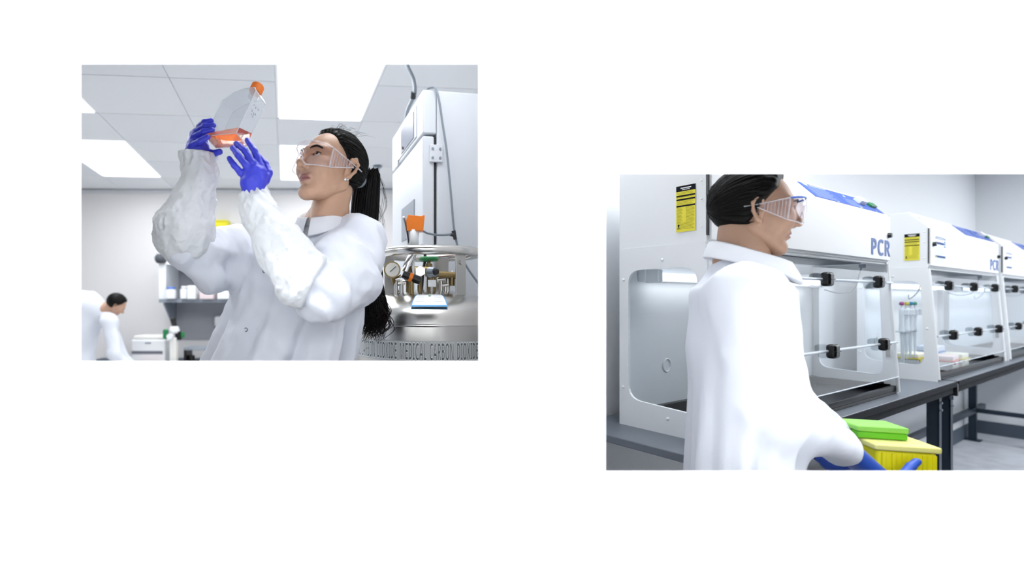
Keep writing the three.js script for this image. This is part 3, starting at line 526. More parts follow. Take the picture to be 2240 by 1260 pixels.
// ---------------------------------------------------------------- the person with the flask
{
  const floorY = LEFT_FLOOR, base = V3(P(650, 790, 1.57).x, floorY, -1.57);
  const person = thing('person', 'person in white coat and clear goggles holding up a flask with blue gloves', 'person', base);
  const local = (g) => g.translate(-base.x, -base.y, -base.z);
  const fwd = V3(-Math.sin(.78) * Math.cos(.22), Math.sin(.22), Math.cos(.78) * Math.cos(.22));
  const HF = headFrame(P(724, 371, 1.50), fwd, V3(.06, 1, 0)).scale(V3(1.06, 1.04, 1.06));
  const L = (x, y, z) => V3(x, y, z).applyMatrix4(HF);
  // joints
  const neckLow = P(712, 492, 1.56), shL = P(792, 528, 1.49), shR = P(533, 522, 1.65), elL = P(690, 642, 1.31), elR = P(402, 548, 1.45), wrL = P(556, 415, 1.36), wrR = P(433, 345, 1.45);
  const chest = P(668, 570, 1.58), hip = P(612, 800, 1.58);
  const footL = V3(hip.x + .10, floorY, hip.z + .06), footR = V3(hip.x - .10, floorY, hip.z - .04);
  const bodySolid = union([
    chain([L(0, -.05, -.03), L(0, -.10, -.035).lerp(neckLow, .5), neckLow], [.053, .051, .062], .03), cap(shL, shR, .036, .036), chain([neckLow, chest, hip], [.06, .085, .10], .04),
    chain([shL, elL, wrL], [.040, .034, .026], .02), chain([shR, elR, wrR], [.036, .032, .026], .02),
    chain([hip, V3(footL.x, floorY + .46, footL.z + .01), V3(footL.x, floorY + .07, footL.z)], [.085, .058, .04], .03), chain([hip, V3(footR.x, floorY + .46, footR.z + .01), V3(footR.x, floorY + .07, footR.z)], [.085, .058, .04], .03),
    cap(V3(footL.x, floorY + .045, footL.z), V3(footL.x - .12, floorY + .035, footL.z + .06), .036, .03), cap(V3(footR.x, floorY + .045, footR.z), V3(footR.x - .12, floorY + .035, footR.z + .06), .036, .03),
  ], .03);
  const [lo, hi] = bounds([shL, shR, elL, elR, wrL, wrR, L(0, -.08, -.02), V3(hip.x, floorY + .1, hip.z), footL, footR], .16);
  const tone = [.50, .30, .20];
  const bodyGeo = paint(netMesh(lo, hi, .011, bodySolid, .05), (x, y, z) => y < hip.y ? [.02, .02, .03] : tone);
  const neckGeo = paint(netMesh(...bounds([L(0, -.03, -.03), neckLow], .09), .004, union([chain([L(0, -.045, -.026), L(0, -.10, -.036).lerp(neckLow, .5), neckLow.clone().add(V3(0, -.03, 0))], [.053, .053, .066], .03), cap(L(.025, -.075, -.01), P(690, 505, 1.50), .016, .014), cap(L(-.025, -.075, -.01), P(690, 508, 1.50), .014, .012)], .03)), () => tone);
  const headGeo = paint(headGeoFine.clone(), lipColor(tone, [.36, .15, .14])).applyMatrix4(HF);
  const body = part(person, 'body', local(merge([headGeo, neckGeo, bodyGeo])), M.skin);
  eyes(person, HF, base);
  for (const s of [1, -1]) { const e = part(person, 'earring', local(merge([new THREE.SphereGeometry(.0042, 14, 10).translate(s * .0765, -.042, .002), new THREE.SphereGeometry(.003, 12, 8).translate(s * .0775, -.0395, -.006)]).applyMatrix4(HF)), M.chrome, 'small silver stud earring'); part(e, 'stud', local(new THREE.SphereGeometry(.0018, 8, 6).translate(s * .089, .008, -.028).applyMatrix4(HF)), M.brass); }
  // hair: cap, combed locks, ponytail, flyaway hairs
  {
    const r = rng(77), locks = [], fly = [], tie = L(0, .012, -.116), tieLocal = V3(0, .012, -.116);
    const hair = part(person, 'hair', local(netMesh(V3(-.1, -.09, -.13), V3(.1, .14, .10), .0028, hairCap(.007), .02).applyMatrix4(HF)), M.hair, 'black hair combed back into a long ponytail');
    for (let i = 0; i < 420; i++) {
      const a = mix(-2.35, 2.35, r()), back = Math.pow(r(), 1.5) * .6;        // start on the hairline, run over the skull to the tie
      const y0 = Math.cos(a), x0 = Math.sin(a), ax = Math.abs(x0) * .073;
      const zl = (.058 - ax * .42 - Math.max(0, .055 - (y0 * .083 + .03)) * .62) - SKULL.c.z;
      let start = V3(x0 * .073, y0 * .083, 0); const zz = clamp(zl - .004, -.08, .075); const sc = Math.sqrt(Math.max(.05, 1 - (zz / .092) ** 2)); start = V3(start.x * sc, start.y * sc, zz);
      const end = tieLocal.clone().sub(SKULL.c); const pts = [];
      for (let k = 0; k <= 5; k++) { const t = mix(back, 1, k / 5), d = start.clone().lerp(end, t); pts.push(k === 5 ? tieLocal.clone().add(V3((r() - .5) * .02, (r() - .5) * .024, -.004)) : onSkull(d, .0065 + r() * .0035)); }
      locks.push(strand(pts.map((p) => p.applyMatrix4(HF)), .0016 + r() * .0012, 12));
    }
    part(hair, 'combed_lock', local(merge(locks)), M.hair).userData.kind = 'stuff';
    const tail = [], spine = [tie, P(804, 376, 1.60), P(800, 430, 1.63), P(796, 520, 1.64), P(806, 610, 1.62), P(812, 680, 1.61), P(812, 722, 1.61)];
    const wide = [.006, .034, .044, .044, .038, .034, .022];
    for (let i = 0; i < 640; i++) {
      const a = r() * 6.283, q = Math.sqrt(r()), stop = 4 + Math.floor(r() * 2.999), ph = r() * 6.28;
      const pts = spine.slice(0, stop + 1).map((s, k) => s.clone().add(V3(Math.cos(a + k * .1) * q * wide[k] * 1.0 + (k > 3 ? Math.sin(ph + k * 1.7) * .012 * (k - 3) : 0), (r() - .5) * .02 + (k === stop ? (r() - .6) * .06 : 0), Math.sin(a + k * .1) * q * wide[k] * .8)));
      tail.push(strand(pts, .0023 + r() * .0016, 20));
    }
    part(hair, 'ponytail', local(merge(tail)), M.hair).userData.kind = 'stuff';
    const curls = [];
    for (let i = 0; i < 60; i++) { const s = spine[5], o = V3((r() - .4) * .07, r() * .06, (r() - .5) * .04), b = s.clone().add(o), m = .018 + r() * .02; curls.push(strand([b, b.clone().add(V3(m * .5, -.03, 0)), b.clone().add(V3(m, -.06, 0)), b.clone().add(V3(m * .3, -.085, 0)), b.clone().add(V3(-m * .6, -.09 - r() * .02, 0))], .0013, 14)); }
    part(hair, 'curled_ends', local(merge(curls)), M.hairBrown).userData.kind = 'stuff';
    for (let i = 0; i < 46; i++) { const d = V3((r() - .5) * .9, 1, (r() - .25) * .8), p = onSkull(d, .006), n = d.clone().normalize(), o = V3((r() - .5) * .02, 0, -.012 - r() * .02); fly.push(strand([p, p.clone().addScaledVector(n, .008).add(o.clone().multiplyScalar(.5)), p.clone().addScaledVector(n, .014 + r() * .01).add(o), p.clone().addScaledVector(n, .012 + r() * .014).addScaledVector(o, 2)].map((q) => q.applyMatrix4(HF)), .00035, 10, 3)); }
    for (let i = 0; i < 26; i++) { const k = r() * 3, s = spine[1 + Math.floor(k)].clone().add(V3(.03, 0, .01)); fly.push(strand([s, s.clone().add(V3(.012 + r() * .014, -.05, 0)), s.clone().add(V3(.014 + r() * .02, -.11, 0)), s.clone().add(V3(.002, -.17, 0))], .0004, 14, 3)); }
    part(hair, 'flyaway_hair', local(merge(fly)), M.hair).userData.kind = 'stuff';
    part(person, 'hair_tie', local(new THREE.TorusGeometry(.017, .0055, 8, 20).applyMatrix4(headFrame(tie, V3(.6, -.2, -.8)))), M.cable);
  }
  // coat: torso in elliptical rings, wide sleeves, folds
  const side = V3(.933, 0, .36), front = V3(-.36, 0, .933);
  const rings = [[490, 700, .085, .070], [505, 690, .135, .085], [522, 674, .185, .10], [560, 668, .205, .118], [640, 652, .225, .135], [720, 630, .236, .148], [790, 609, .248, .158], [1000, 596, .275, .185], [1180, 592, .285, .195]].map(([v, u, a, b]) => { const c = P(u, v, 1.575); return [c.y, c.x, c.z, a, b]; });
  const torso = (x, y, z) => {
    let i = 0; while (i + 2 < rings.length && y < rings[i + 1][0]) i++;
    const A = rings[i], B = rings[i + 1], t = clamp((A[0] - y) / (A[0] - B[0]), 0, 1), cx = mix(A[1], B[1], t), cz = mix(A[2], B[2], t), a = mix(A[3], B[3], t), b = mix(A[4], B[4], t);
    const dx = x - cx, dz = z - cz, p = dx * side.x + dz * side.z, q = dx * front.x + dz * front.z, k = Math.hypot(p / a, q / b);
    const drop = clamp((rings[3][0] - y) / .35, 0, 1.6), th = Math.atan2(q / b, p / a);
    const fold = drop * (.020 * (2.0 * Math.pow(.5 + .5 * Math.cos(th * 9 + y * 1.6 + 2.0 + .8 * noise3(p * 3, y * 1.5, q * 3)), 3) - .6) + .004 * Math.sin(th * 21 + y * 3 + 1.2 * noise3(p * 5, y * 2, q * 5))) + .003 * noise3(x * 16, y * 10, z * 16);
    let d = (k - 1) * Math.min(a, b) * 1.15 + fold;
    // overlap of the two fronts: a step along the placket
    const lap = p + .005 - (rings[2][0] - y) * .10; if (q > 0) d -= .004 * sstep(.004, -.004, lap);
    return Math.max(d, y - rings[0][0], rings[8][0] - y);
  };
  const wr = (A, B, n, amp) => { const ab = B.clone().sub(A), len = ab.length(); ab.normalize(); return (x, y, z) => { const s = (x - A.x) * ab.x + (y - A.y) * ab.y + (z - A.z) * ab.z; const w = noise3(x * 4, y * 4, z * 4) * 1.3; const q = .5 + .5 * Math.cos(s / len * n + w * 2); return amp * (.5 - 1.5 * q * q * q) * (.5 + .5 * noise3(x * 5 + 4, y * 5, z * 5)) * -1; }; };
  const slL = chain([P(783, 530, 1.50), P(752, 600, 1.42), elL.clone().add(V3(.02, -.002, -.01))], [.083, .098, .080], .05), slR = chain([P(545, 530, 1.64), P(478, 552, 1.55), elR.clone().add(V3(.01, 0, 0))], [.072, .066, .058], .04);
  const flapR = chain([P(505, 600, 1.57), P(455, 612, 1.50), P(425, 596, 1.46)], [.055, .036, .028], .03);
  const wl = wr(shL.clone().add(V3(.05, .1, 0)), elL, 17, .016), w2 = wr(shR, elR, 14, .012);
  const crease = (x, y, z) => .009 * (Math.abs(noise3(x * 9 + y * 6, y * 5 - x * 4, z * 9)) - .3) + .004 * (Math.abs(noise3(x * 22 + y * 12 + 5, y * 11, z * 20)) - .3);
  const coatSolid = (x, y, z) => smin(smin(torso(x, y, z) + .35 * crease(x, y, z), slL(x, y, z) + wl(x, y, z) + crease(x, y, z), .035), smin(slR(x, y, z) + w2(x, y, z) + crease(x, y, z), flapR(x, y, z) + w2(x, y, z), .03), .035);
  const hollow = (x, y, z) => ell(neckLow.clone().add(V3(-.012, .012, .012)), .072, .05, .066)(x, y, z);
  const coat = part(person, 'lab_coat', local(netMesh(...bounds([shL, shR, elL, elR, V3(hip.x - .16, rings[8][0], hip.z), V3(hip.x + .16, rings[8][0], hip.z), P(833, 560, 1.5)], .135), .0065, (x, y, z) => smax(coatSolid(x, y, z), -hollow(x, y, z), .01), .05)), M.coatWhite, 'long white laboratory coat');
  for (const [u, v] of [[578, 593], [538, 721]]) {
    let d = 1.2; for (; d < 1.7; d += .001) { const q = P(u, v, d); if (coatSolid(q.x, q.y, q.z) < 0) break; }
    part(coat, 'snap', local(new THREE.TorusGeometry(.0052, .0014, 8, 20).applyMatrix4(headFrame(P(u, v, d - .001), front))), M.greySteel, 'small round metal snap');
  }
  collar(coat, local, neckLow.clone().add(V3(-.002, 0, .002)), front, side);
  // crumpled over-sleeves
  const crumple = (x, y, z, s) => { let v = 0; for (let o = 0, f = 11, a = 1; o < 4; o++, f *= 2.1, a *= .55) v += a * (1 - Math.abs(noise3(x * f + s, y * f * .8, z * f))); return -.0095 * (v - 1.3); };
  const cvR = chain([wrR.clone().add(V3(0, .004, 0)), P(440, 385, 1.45), P(424, 440, 1.45), P(404, 500, 1.45), P(404, 522, 1.452)], [.052, .044, .054, .078, .080], .03);
  const cvL = chain([P(556, 425, 1.36), P(569, 470, 1.345), P(618, 545, 1.31), P(662, 606, 1.29), P(668, 616, 1.29)], [.038, .044, .064, .072, .072], .03);
  const cutPlane = (pt, n) => (x, y, z) => (x - pt.x) * n.x + (y - pt.y) * n.y + (z - pt.z) * n.z;
  const hemR = cutPlane(P(432, 572, 1.45), V3(.45, -.9, 0).normalize()), hemL = cutPlane(P(694, 614, 1.29), V3(.90, -.44, 0).normalize());
  const topR = cutPlane(P(434, 333, 1.45), V3(.05, 1, .1).normalize()), topL = cutPlane(P(552, 414, 1.36), V3(-.35, .94, .1).normalize());
  const gather = (pt, n, amp) => { const u = V3(0, 0, 1).cross(n).normalize(), w = n.clone().cross(u); return (x, y, z) => { const d = Math.abs(n.x * (x - pt.x) + n.y * (y - pt.y) + n.z * (z - pt.z)), a = Math.atan2((x - pt.x) * u.x + (y - pt.y) * u.y, (x - pt.x) * w.x + (y - pt.y) * w.y + (z - pt.z) * w.z); return amp * Math.sin(a * 15) * Math.exp(-d / .03); }; };
  const gR = gather(P(434, 340, 1.45), V3(.05, 1, .1).normalize(), .003), gL = gather(P(553, 418, 1.36), V3(-.35, .94, .1).normalize(), .003);
  const mk = (f, hem, top, gt, seed) => (x, y, z) => smax(smax(f(x, y, z) + crumple(x, y, z, seed) + gt(x, y, z), hem(x, y, z), .008), top(x, y, z), .006);
  part(person, 'sleeve_cover', local(netMesh(...bounds([wrR, elR, P(404, 500, 1.45)], .115), .0038, mk(cvR, hemR, topR, gR, 3), .03)), M.cover, 'crumpled white protective over-sleeve');
  part(person, 'sleeve_cover', local(netMesh(...bounds([wrL, elL, P(618, 545, 1.31)], .11), .0038, mk(cvL, hemL, topL, gL, 8), .03)), M.cover, 'crumpled white protective over-sleeve');

  // ---- the flask, tilted; w across its broad face, h up, t through its thickness
  const fw = V3(.726, .222, .651).normalize(), fh = V3(.2535, .7937, -.553), ft = V3(); fh.addScaledVector(fw, -fh.dot(fw)).normalize(); ft.crossVectors(fh, fw).normalize();
  const FW = .116, FH = .166, FT = .050, f0 = P(517, 291, 1.375); { const lean = V3(0, 0, 1), a = -.16; for (const v of [fw, fh, ft]) v.applyAxisAngle(lean, a); const q = new THREE.Quaternion().setFromUnitVectors(V3(0, 0, -1), f0.clone().sub(camera.position).normalize()); fw.applyQuaternion(q); fh.applyQuaternion(q); ft.applyQuaternion(q); }                         // front lower right edge of the broad face
  const FP = (a, b, c) => f0.clone().addScaledVector(fw, a).addScaledVector(fh, b).addScaledVector(ft, c);      // a: -FW..0, b: 0..FH, c: 0..FT
  const flask = thing('culture_flask', 'clear plastic culture flask with orange cap and orange liquid, held up in blue gloves', 'flask', FP(-FW / 2, 0, FT / 2));
  const flaskLocal = (g) => g.translate(-flask.position.x, -flask.position.y, -flask.position.z);
  const outline = [[0, 0], [-FW, 0], [-FW, FH * .84], [-FW * .72, FH * 1.0], [-FW * .44, FH * 1.06], [-FW * .10, FH * 1.06], [0, FH * .97]];
  const front7 = outline.map(([a, b]) => FP(a, b, 0)), back7 = outline.map(([a, b]) => FP(a, b, FT));
  const hull = new ConvexGeometry([...front7, ...back7]);
  part(flask, 'bottle', flaskLocal(hull), M.flask, 'clear plastic body');
  const ribs = []; for (let i = 0; i < 7; i++) { const n = (i + 1) % 7; ribs.push(rod(front7[i], front7[n], .0013, .0013, 6), rod(back7[i], back7[n], .0013, .0013, 6)); if ([0, 1, 2, 6].includes(i)) ribs.push(rod(front7[i], back7[i], .0013, .0013, 6)); }
  part(flask, 'moulded_edge', flaskLocal(merge(ribs)), M.flaskEdge);
  const na = FP(-FW * .27, FH * 1.05, FT / 2), nb = na.clone().addScaledVector(fh, .012).addScaledVector(ft, 0), nc = nb.clone().addScaledVector(fh, .024);
  part(flask, 'neck', flaskLocal(rod(na.clone().addScaledVector(fh, -.012), nb, .0145, .0145, 28)), M.flask);
  const cp = part(flask, 'cap', flaskLocal(merge([rod(nb.clone().addScaledVector(fh, -.002), nc, .0185, .0182, 32), rod(nc, nc.clone().addScaledVector(fh, .0012), .0182, .0165, 32)])), M.orange, 'orange screw cap');
  const rid = []; for (let k = 0; k < 36; k++) { const a = k / 36 * Math.PI * 2, o = fw.clone().multiplyScalar(Math.cos(a) * .0185).addScaledVector(ft, Math.sin(a) * .0185); rid.push(rod(nb.clone().add(o), nc.clone().add(o), .0006, .0006, 4)); }
  part(cp, 'grip_ridges', flaskLocal(merge(rid)), M.orange);
  { // liquid: what lies below a level plane
    const level = FP(-FW, 0, 0).y + .010, inset = -.0005, all = [], I = (a, b, c) => FP(clamp(a, -FW + inset, -inset), Math.max(b, inset), clamp(c, inset, FT - inset));
    const corners = [[0, 0, 0], [-FW, 0, 0], [-FW, 0, FT], [0, 0, FT]], tops = corners.map(([a, b, c]) => [a, FH * .8, c]);
    const E = []; for (let k = 0; k < 4; k++) E.push([corners[k], tops[k]], [corners[k], corners[(k + 1) % 4]]);
    const lv = FP(-FW * .5, .018, FT * .5).y; const Lv = Math.max(level, lv);
    for (const [p, q] of E) { const A = I(...p), B = I(...q); if (A.y <= Lv) all.push(A); if (B.y <= Lv) all.push(B); if ((A.y - Lv) * (B.y - Lv) < 0) all.push(A.clone().lerp(B, (Lv - A.y) / (B.y - A.y))); }
    part(flask, 'liquid', flaskLocal(new ConvexGeometry(all)), new THREE.MeshPhysicalMaterial({ color: 0xffe9c8, roughness: .03, transmission: 1, thickness: .02, ior: 1.33, attenuationColor: new THREE.Color(0xffb44a), attenuationDistance: .03 }), 'clear orange liquid');
  }
  { // handwriting on the narrow side
    const tx = canvasTexture(128, 256, (g, w, h) => { g.clearRect(0, 0, w, h); g.strokeStyle = 'rgba(40,45,80,1)'; g.lineWidth = 5; g.lineCap = 'round'; const r = rng(4); for (const [x, y] of [[26, 40], [60, 36], [92, 30], [30, 120], [62, 130], [84, 112], [40, 170], [66, 178]]) { g.beginPath(); g.moveTo(x, y); g.quadraticCurveTo(x + 14 * r() + 4, y + 26 * r() - 4, x + 20 * r(), y + 24 * r()); g.stroke(); } });
    const o = fw.clone().multiplyScalar(.0006), q = [FP(0, FH * .42, FT * .12).add(o), FP(0, FH * .42, FT * .85).add(o), FP(0, FH * .78, FT * .85).add(o), FP(0, FH * .78, FT * .12).add(o)];
    part(flask, 'handwriting', flaskLocal(quadGeo(...q)), new THREE.MeshStandardMaterial({ map: tx, alphaMap: null, transparent: true, roughness: .6, side: THREE.DoubleSide }), 'marker handwriting');
  }
  // ---- gloved hands: each finger a chain of its own
  const onFace = (u, v, lift) => { const n = ft.clone().negate(), a = P(u, v, 1), o = V3(0, EYE, 0), dir = a.clone().sub(o), t = f0.clone().sub(o).dot(n) / dir.dot(n); return o.addScaledVector(dir, t).addScaledVector(n, lift); };
  const fr = .0075;
  const digits = [
    [P(437, 290, 1.465), P(436, 277, 1.455), P(447, 267, 1.435), onFace(466, 268, fr)],
    [P(430, 300, 1.455), P(429, 288, 1.445), P(448, 276, 1.425), onFace(471, 278, fr)],
    [P(424, 310, 1.445), P(424, 299, 1.435), P(445, 288, 1.415), onFace(468, 288, fr)],
    [P(420, 325, 1.435), P(420, 317, 1.425), P(438, 308, 1.405), onFace(459, 304, fr)],
  ];
  const thumbR = [P(436, 335, 1.46), P(450, 331, 1.47), P(466, 336, 1.455), P(481, 332, 1.44)];
  const palmR = union([chain([wrR.clone().add(V3(0, -.02, 0)), P(430, 332, 1.452)], [.030, .033], .02), cap(P(433, 322, 1.46), P(428, 300, 1.458), .026, .020), cap(P(436, 318, 1.455), P(440, 296, 1.462), .022, .018)], .02);
  const handR = (x, y, z) => { let d = palmR(x, y, z); for (const c of hr) d = smin(d, c(x, y, z), .007); return d + .0006 * noise3(x * 70, y * 70, z * 70); };
  const hr = [...digits.map((p) => chain(p, [.0095, .0088, .0082, .0072], .003)), chain(thumbR, [.013, .0115, .0100, .0088], .004)];
  part(person, 'glove', local(netMesh(...bounds([...digits.flat(), ...thumbR, wrR], .035), .0024, handR, .02)), M.glove, 'blue nitrile glove');
  const dl = [
    [P(577, 384, 1.355), P(570, 362, 1.35), P(557, 331, 1.352), P(541, 307, 1.368)],
    [P(566, 378, 1.345), P(553, 356, 1.338), P(535, 329, 1.340), P(517, 314, 1.358)],
    [P(553, 378, 1.34), P(538, 361, 1.330), P(521, 340, 1.330), P(509, 324, 1.345)],
    [P(543, 388, 1.35), P(527, 378, 1.338), P(513, 362, 1.335), P(502, 347, 1.34)],
  ];
  const palmL = union([chain([wrL.clone().add(V3(0.0, -.03, 0)), P(553, 402, 1.352)], [.029, .032], .02), cap(P(556, 398, 1.35), P(570, 378, 1.352), .026, .017), cap(P(552, 398, 1.348), P(548, 380, 1.344), .025, .017), cap(P(560, 395, 1.348), P(560, 376, 1.345), .022, .018)], .018);
  const thumbL = [P(580, 395, 1.37), P(588, 378, 1.385), P(580, 358, 1.395), P(566, 342, 1.40)];
  const hl = [...dl.map((p) => chain(p, [.0105, .0098, .0090, .0078], .003)), chain(thumbL, [.013, .0110, .0100, .0085], .004)];
  const creaseL = wr(wrL, P(555, 380, 1.35), 16, .0004);
  const handL = (x, y, z) => { let d = palmL(x, y, z); for (const c of hl) d = smin(d, c(x, y, z), .006); return d + creaseL(x, y, z) + .0005 * noise3(x * 70, y * 70, z * 70); };
  part(person, 'glove', local(netMesh(...bounds([...dl.flat(), ...thumbL, wrL], .035), .0024, handL, .02)), M.glove, 'blue nitrile glove');

  // ---- goggles
  goggles('safety_goggles', 'clear wraparound safety goggles worn by the person holding the flask', HF, M.goggle, M.goggleRim);
}
function goggles(name, label, HF, lensMat, rimMat, browMat) {
  const at = V3().setFromMatrixPosition(HF), t = thing(name, label, 'goggles', at), back = (g) => g.applyMatrix4(HF).translate(-at.x, -at.y, -at.z);
  const N = 48, up = (a) => .036 - .010 * a * a, dn = (a) => -.036 + .006 * a * a + .040 * Math.exp(-((a / .17) ** 2));
  const pt = (a, y) => { const th = a * 1.12; return V3(.083 * Math.sin(th), y, .006 + .104 * Math.pow(Math.max(0, Math.cos(th)), .8)); };
  const pos = [], idx = [], uv = [];
  for (let i = 0; i <= N; i++) { const a = mix(-1, 1, i / N), lo = dn(a), hi = up(a); for (let k = 0; k <= 8; k++) { const q = pt(a, mix(lo, hi, k / 8)); q.z += .006 * Math.sin(Math.PI * k / 8); pos.push(...q.toArray()); uv.push(i / N, k / 8); } }
  for (let i = 0; i < N; i++) for (let k = 0; k < 8; k++) { const a = i * 9 + k; idx.push(a, a + 9, a + 1, a + 1, a + 9, a + 10); }
  const g = new THREE.BufferGeometry(); g.setAttribute('position', new THREE.Float32BufferAttribute(pos, 3)); g.setAttribute('uv', new THREE.Float32BufferAttribute(uv, 2)); g.setIndex(idx); g.computeVertexNormals();
  part(t, 'lens', back(g), lensMat, 'clear curved lens');
  const edge = (f) => { const p = []; for (let i = 0; i <= 30; i++) p.push(pt(mix(-1, 1, i / 30), f(mix(-1, 1, i / 30)))); return p; };
  part(t, 'brow_bar', back(tube(edge(up), browMat ? .0028 : .0016, 60, 6)), browMat ?? rimMat); part(t, 'rim', back(tube(edge(dn), .0016, 60, 6)), rimMat);
  for (const s of [1, -1]) {
    const a = pt(s, up(1)), b = pt(s, dn(1)), e = V3(s * .0845, .006, -.014), e2 = V3(s * .0845, -.002, -.014);
    const sh = part(t, 'temple', back(merge([rod(a, e, .0016, .0014, 6), rod(b, e2, .0016, .0014, 6), rod(a, b, .0024, .0024, 6), rod(e, V3(s * .083, .0, -.045), .0022, .0018, 6)])), rimMat, 'clear side arm');
    part(sh, 'side_shield', back(quadGeo(b, e2, e, a)), lensMat); const ribs = []; for (let k = 1; k < 8; k++) { const f = k / 9; ribs.push(rod(a.clone().lerp(e, f), b.clone().lerp(e2, f), .0010, .0010, 5)); }
    part(sh, 'rib', back(merge(ribs)), rimMat);
  }
  return t;
}
console.log('person with flask ready');
// ================================================================= left laboratory: cabinet, gas tank, bench with shelf, second person
const LF = LEFT_FLOOR;
{ // tall white freezer cabinet: its narrow side faces the opening, its door faces left along the room
  const yaw = 0.172, corner = P(925, 655, 2.30), D = .72, WD = .50, top = P(925, 195, 2.30).y - LF;
  const t = thing('freezer_cabinet', 'tall white freezer cabinet with a grey display on its door', 'cabinet', V3(corner.x, LF, corner.z), yaw);
  // local: x to the right along the narrow side, -z into the room along the door
  part(t, 'body', span(.068, WD, .06, top, -D, 0, .008), M.freezer);
  const head = part(t, 'control_head', span(0, .066, top - .205, top, -D, 0, .008), M.freezer);
  part(head, 'display_bezel', span(-.004, 0, top - .185, top - .03, -D * .78, -D * .16, .002), M.freezer);
  const sc = part(head, 'display', span(-.007, -.004, top - .175, top - .045, -D * .62, -D * .22), M.screen, 'grey display panel'); part(sc, 'display_button', rod(V3(-.007, top - .155, -D * .55), V3(-.012, top - .155, -D * .55), .008), M.black);
  part(head, 'lock', box(.01, .03, .05, -.006, top - .19, -D * .78, .003), M.chrome);
  const door = part(t, 'door', span(0, .056, .08, top - .215, -D, 0, .010), M.freezer);
  part(door, 'handle_recess', span(-.004, 0, top - .66, top - .48, -D * .62, -D * .22, .002), M.greyPlastic, 'grey recessed handle plate');
  part(door, 'gasket', span(.0565, .0675, .08, top - .215, -D + .01, -.012), M.black, 'black door gasket');
  for (const y of [top - .34, .35]) { const h = part(t, 'hinge', span(.030, .094, y, y + .082, 0, .012, .004), M.freezer); for (const x of [.044, .080]) for (const q of [.02, .062]) part(h, 'hinge_screw', rod(V3(x, y + q, .012), V3(x, y + q, .015), .006), M.greySteel); }
  part(t, 'plinth', span(.03, WD, 0, .06, -D + .02, -.03), M.black);
  part(t, 'side_vent', span(WD - .12, WD - .03, .2, .4, 0, .002), M.greyPlastic);
}
const cablePart = (name, label, pts, r, m, parts) => { const t = thing(name, label, 'cable', pts[0]); const b = (g) => g.translate(-pts[0].x, -pts[0].y, -pts[0].z); part(t, 'sheath', b(tube(pts, r, 60, 8)), m); if (parts) parts(t, b); return t; };
cablePart('conduit', 'thick grey conduit coming down from the ceiling behind the white cabinet', [V3(P(884, 118, 2.9).x, LEFT_CEIL + .002, -2.9), P(890, 140, 2.9), P(905, 175, 2.9), P(907, 205, 2.9), P(900, 222, 2.95), P(892, 240, 3.0), P(888, 262, 3.06)], .011, M.cable, (t, b) => part(t, 'gland', b(rod(P(905, 202, 2.9), P(903, 216, 2.92), .018, .016)), M.cableDark));
cablePart('cable', 'thin grey cable hanging down the side of the white cabinet', [P(935, 194, 2.32), P(948, 191, 2.30), P(957, 205, 2.27), P(968, 270, 2.27), P(977, 330, 2.27), P(986, 420, 2.27), P(993, 500, 2.27), P(996, 516, 2.27), P(1003, 545, 2.27), P(1022, 585, 2.27), P(1045, 618, 2.27), P(1060, 640, 2.27)], .005, M.cable, (t, b) => { part(t, 'splitter', b(merge([rod(P(992, 505, 2.268), P(996, 524, 2.268), .010, .008), rod(P(993, 514, 2.268), P(984, 513, 2.268), .010, .006)])), M.cableDark, 'black cable splitter'); part(t, 'branch', b(tube([P(985, 513, 2.265), P(960, 514, 2.24), P(938, 511, 2.18), P(924, 505, 2.10)], .005, 30, 8)), M.cable); });
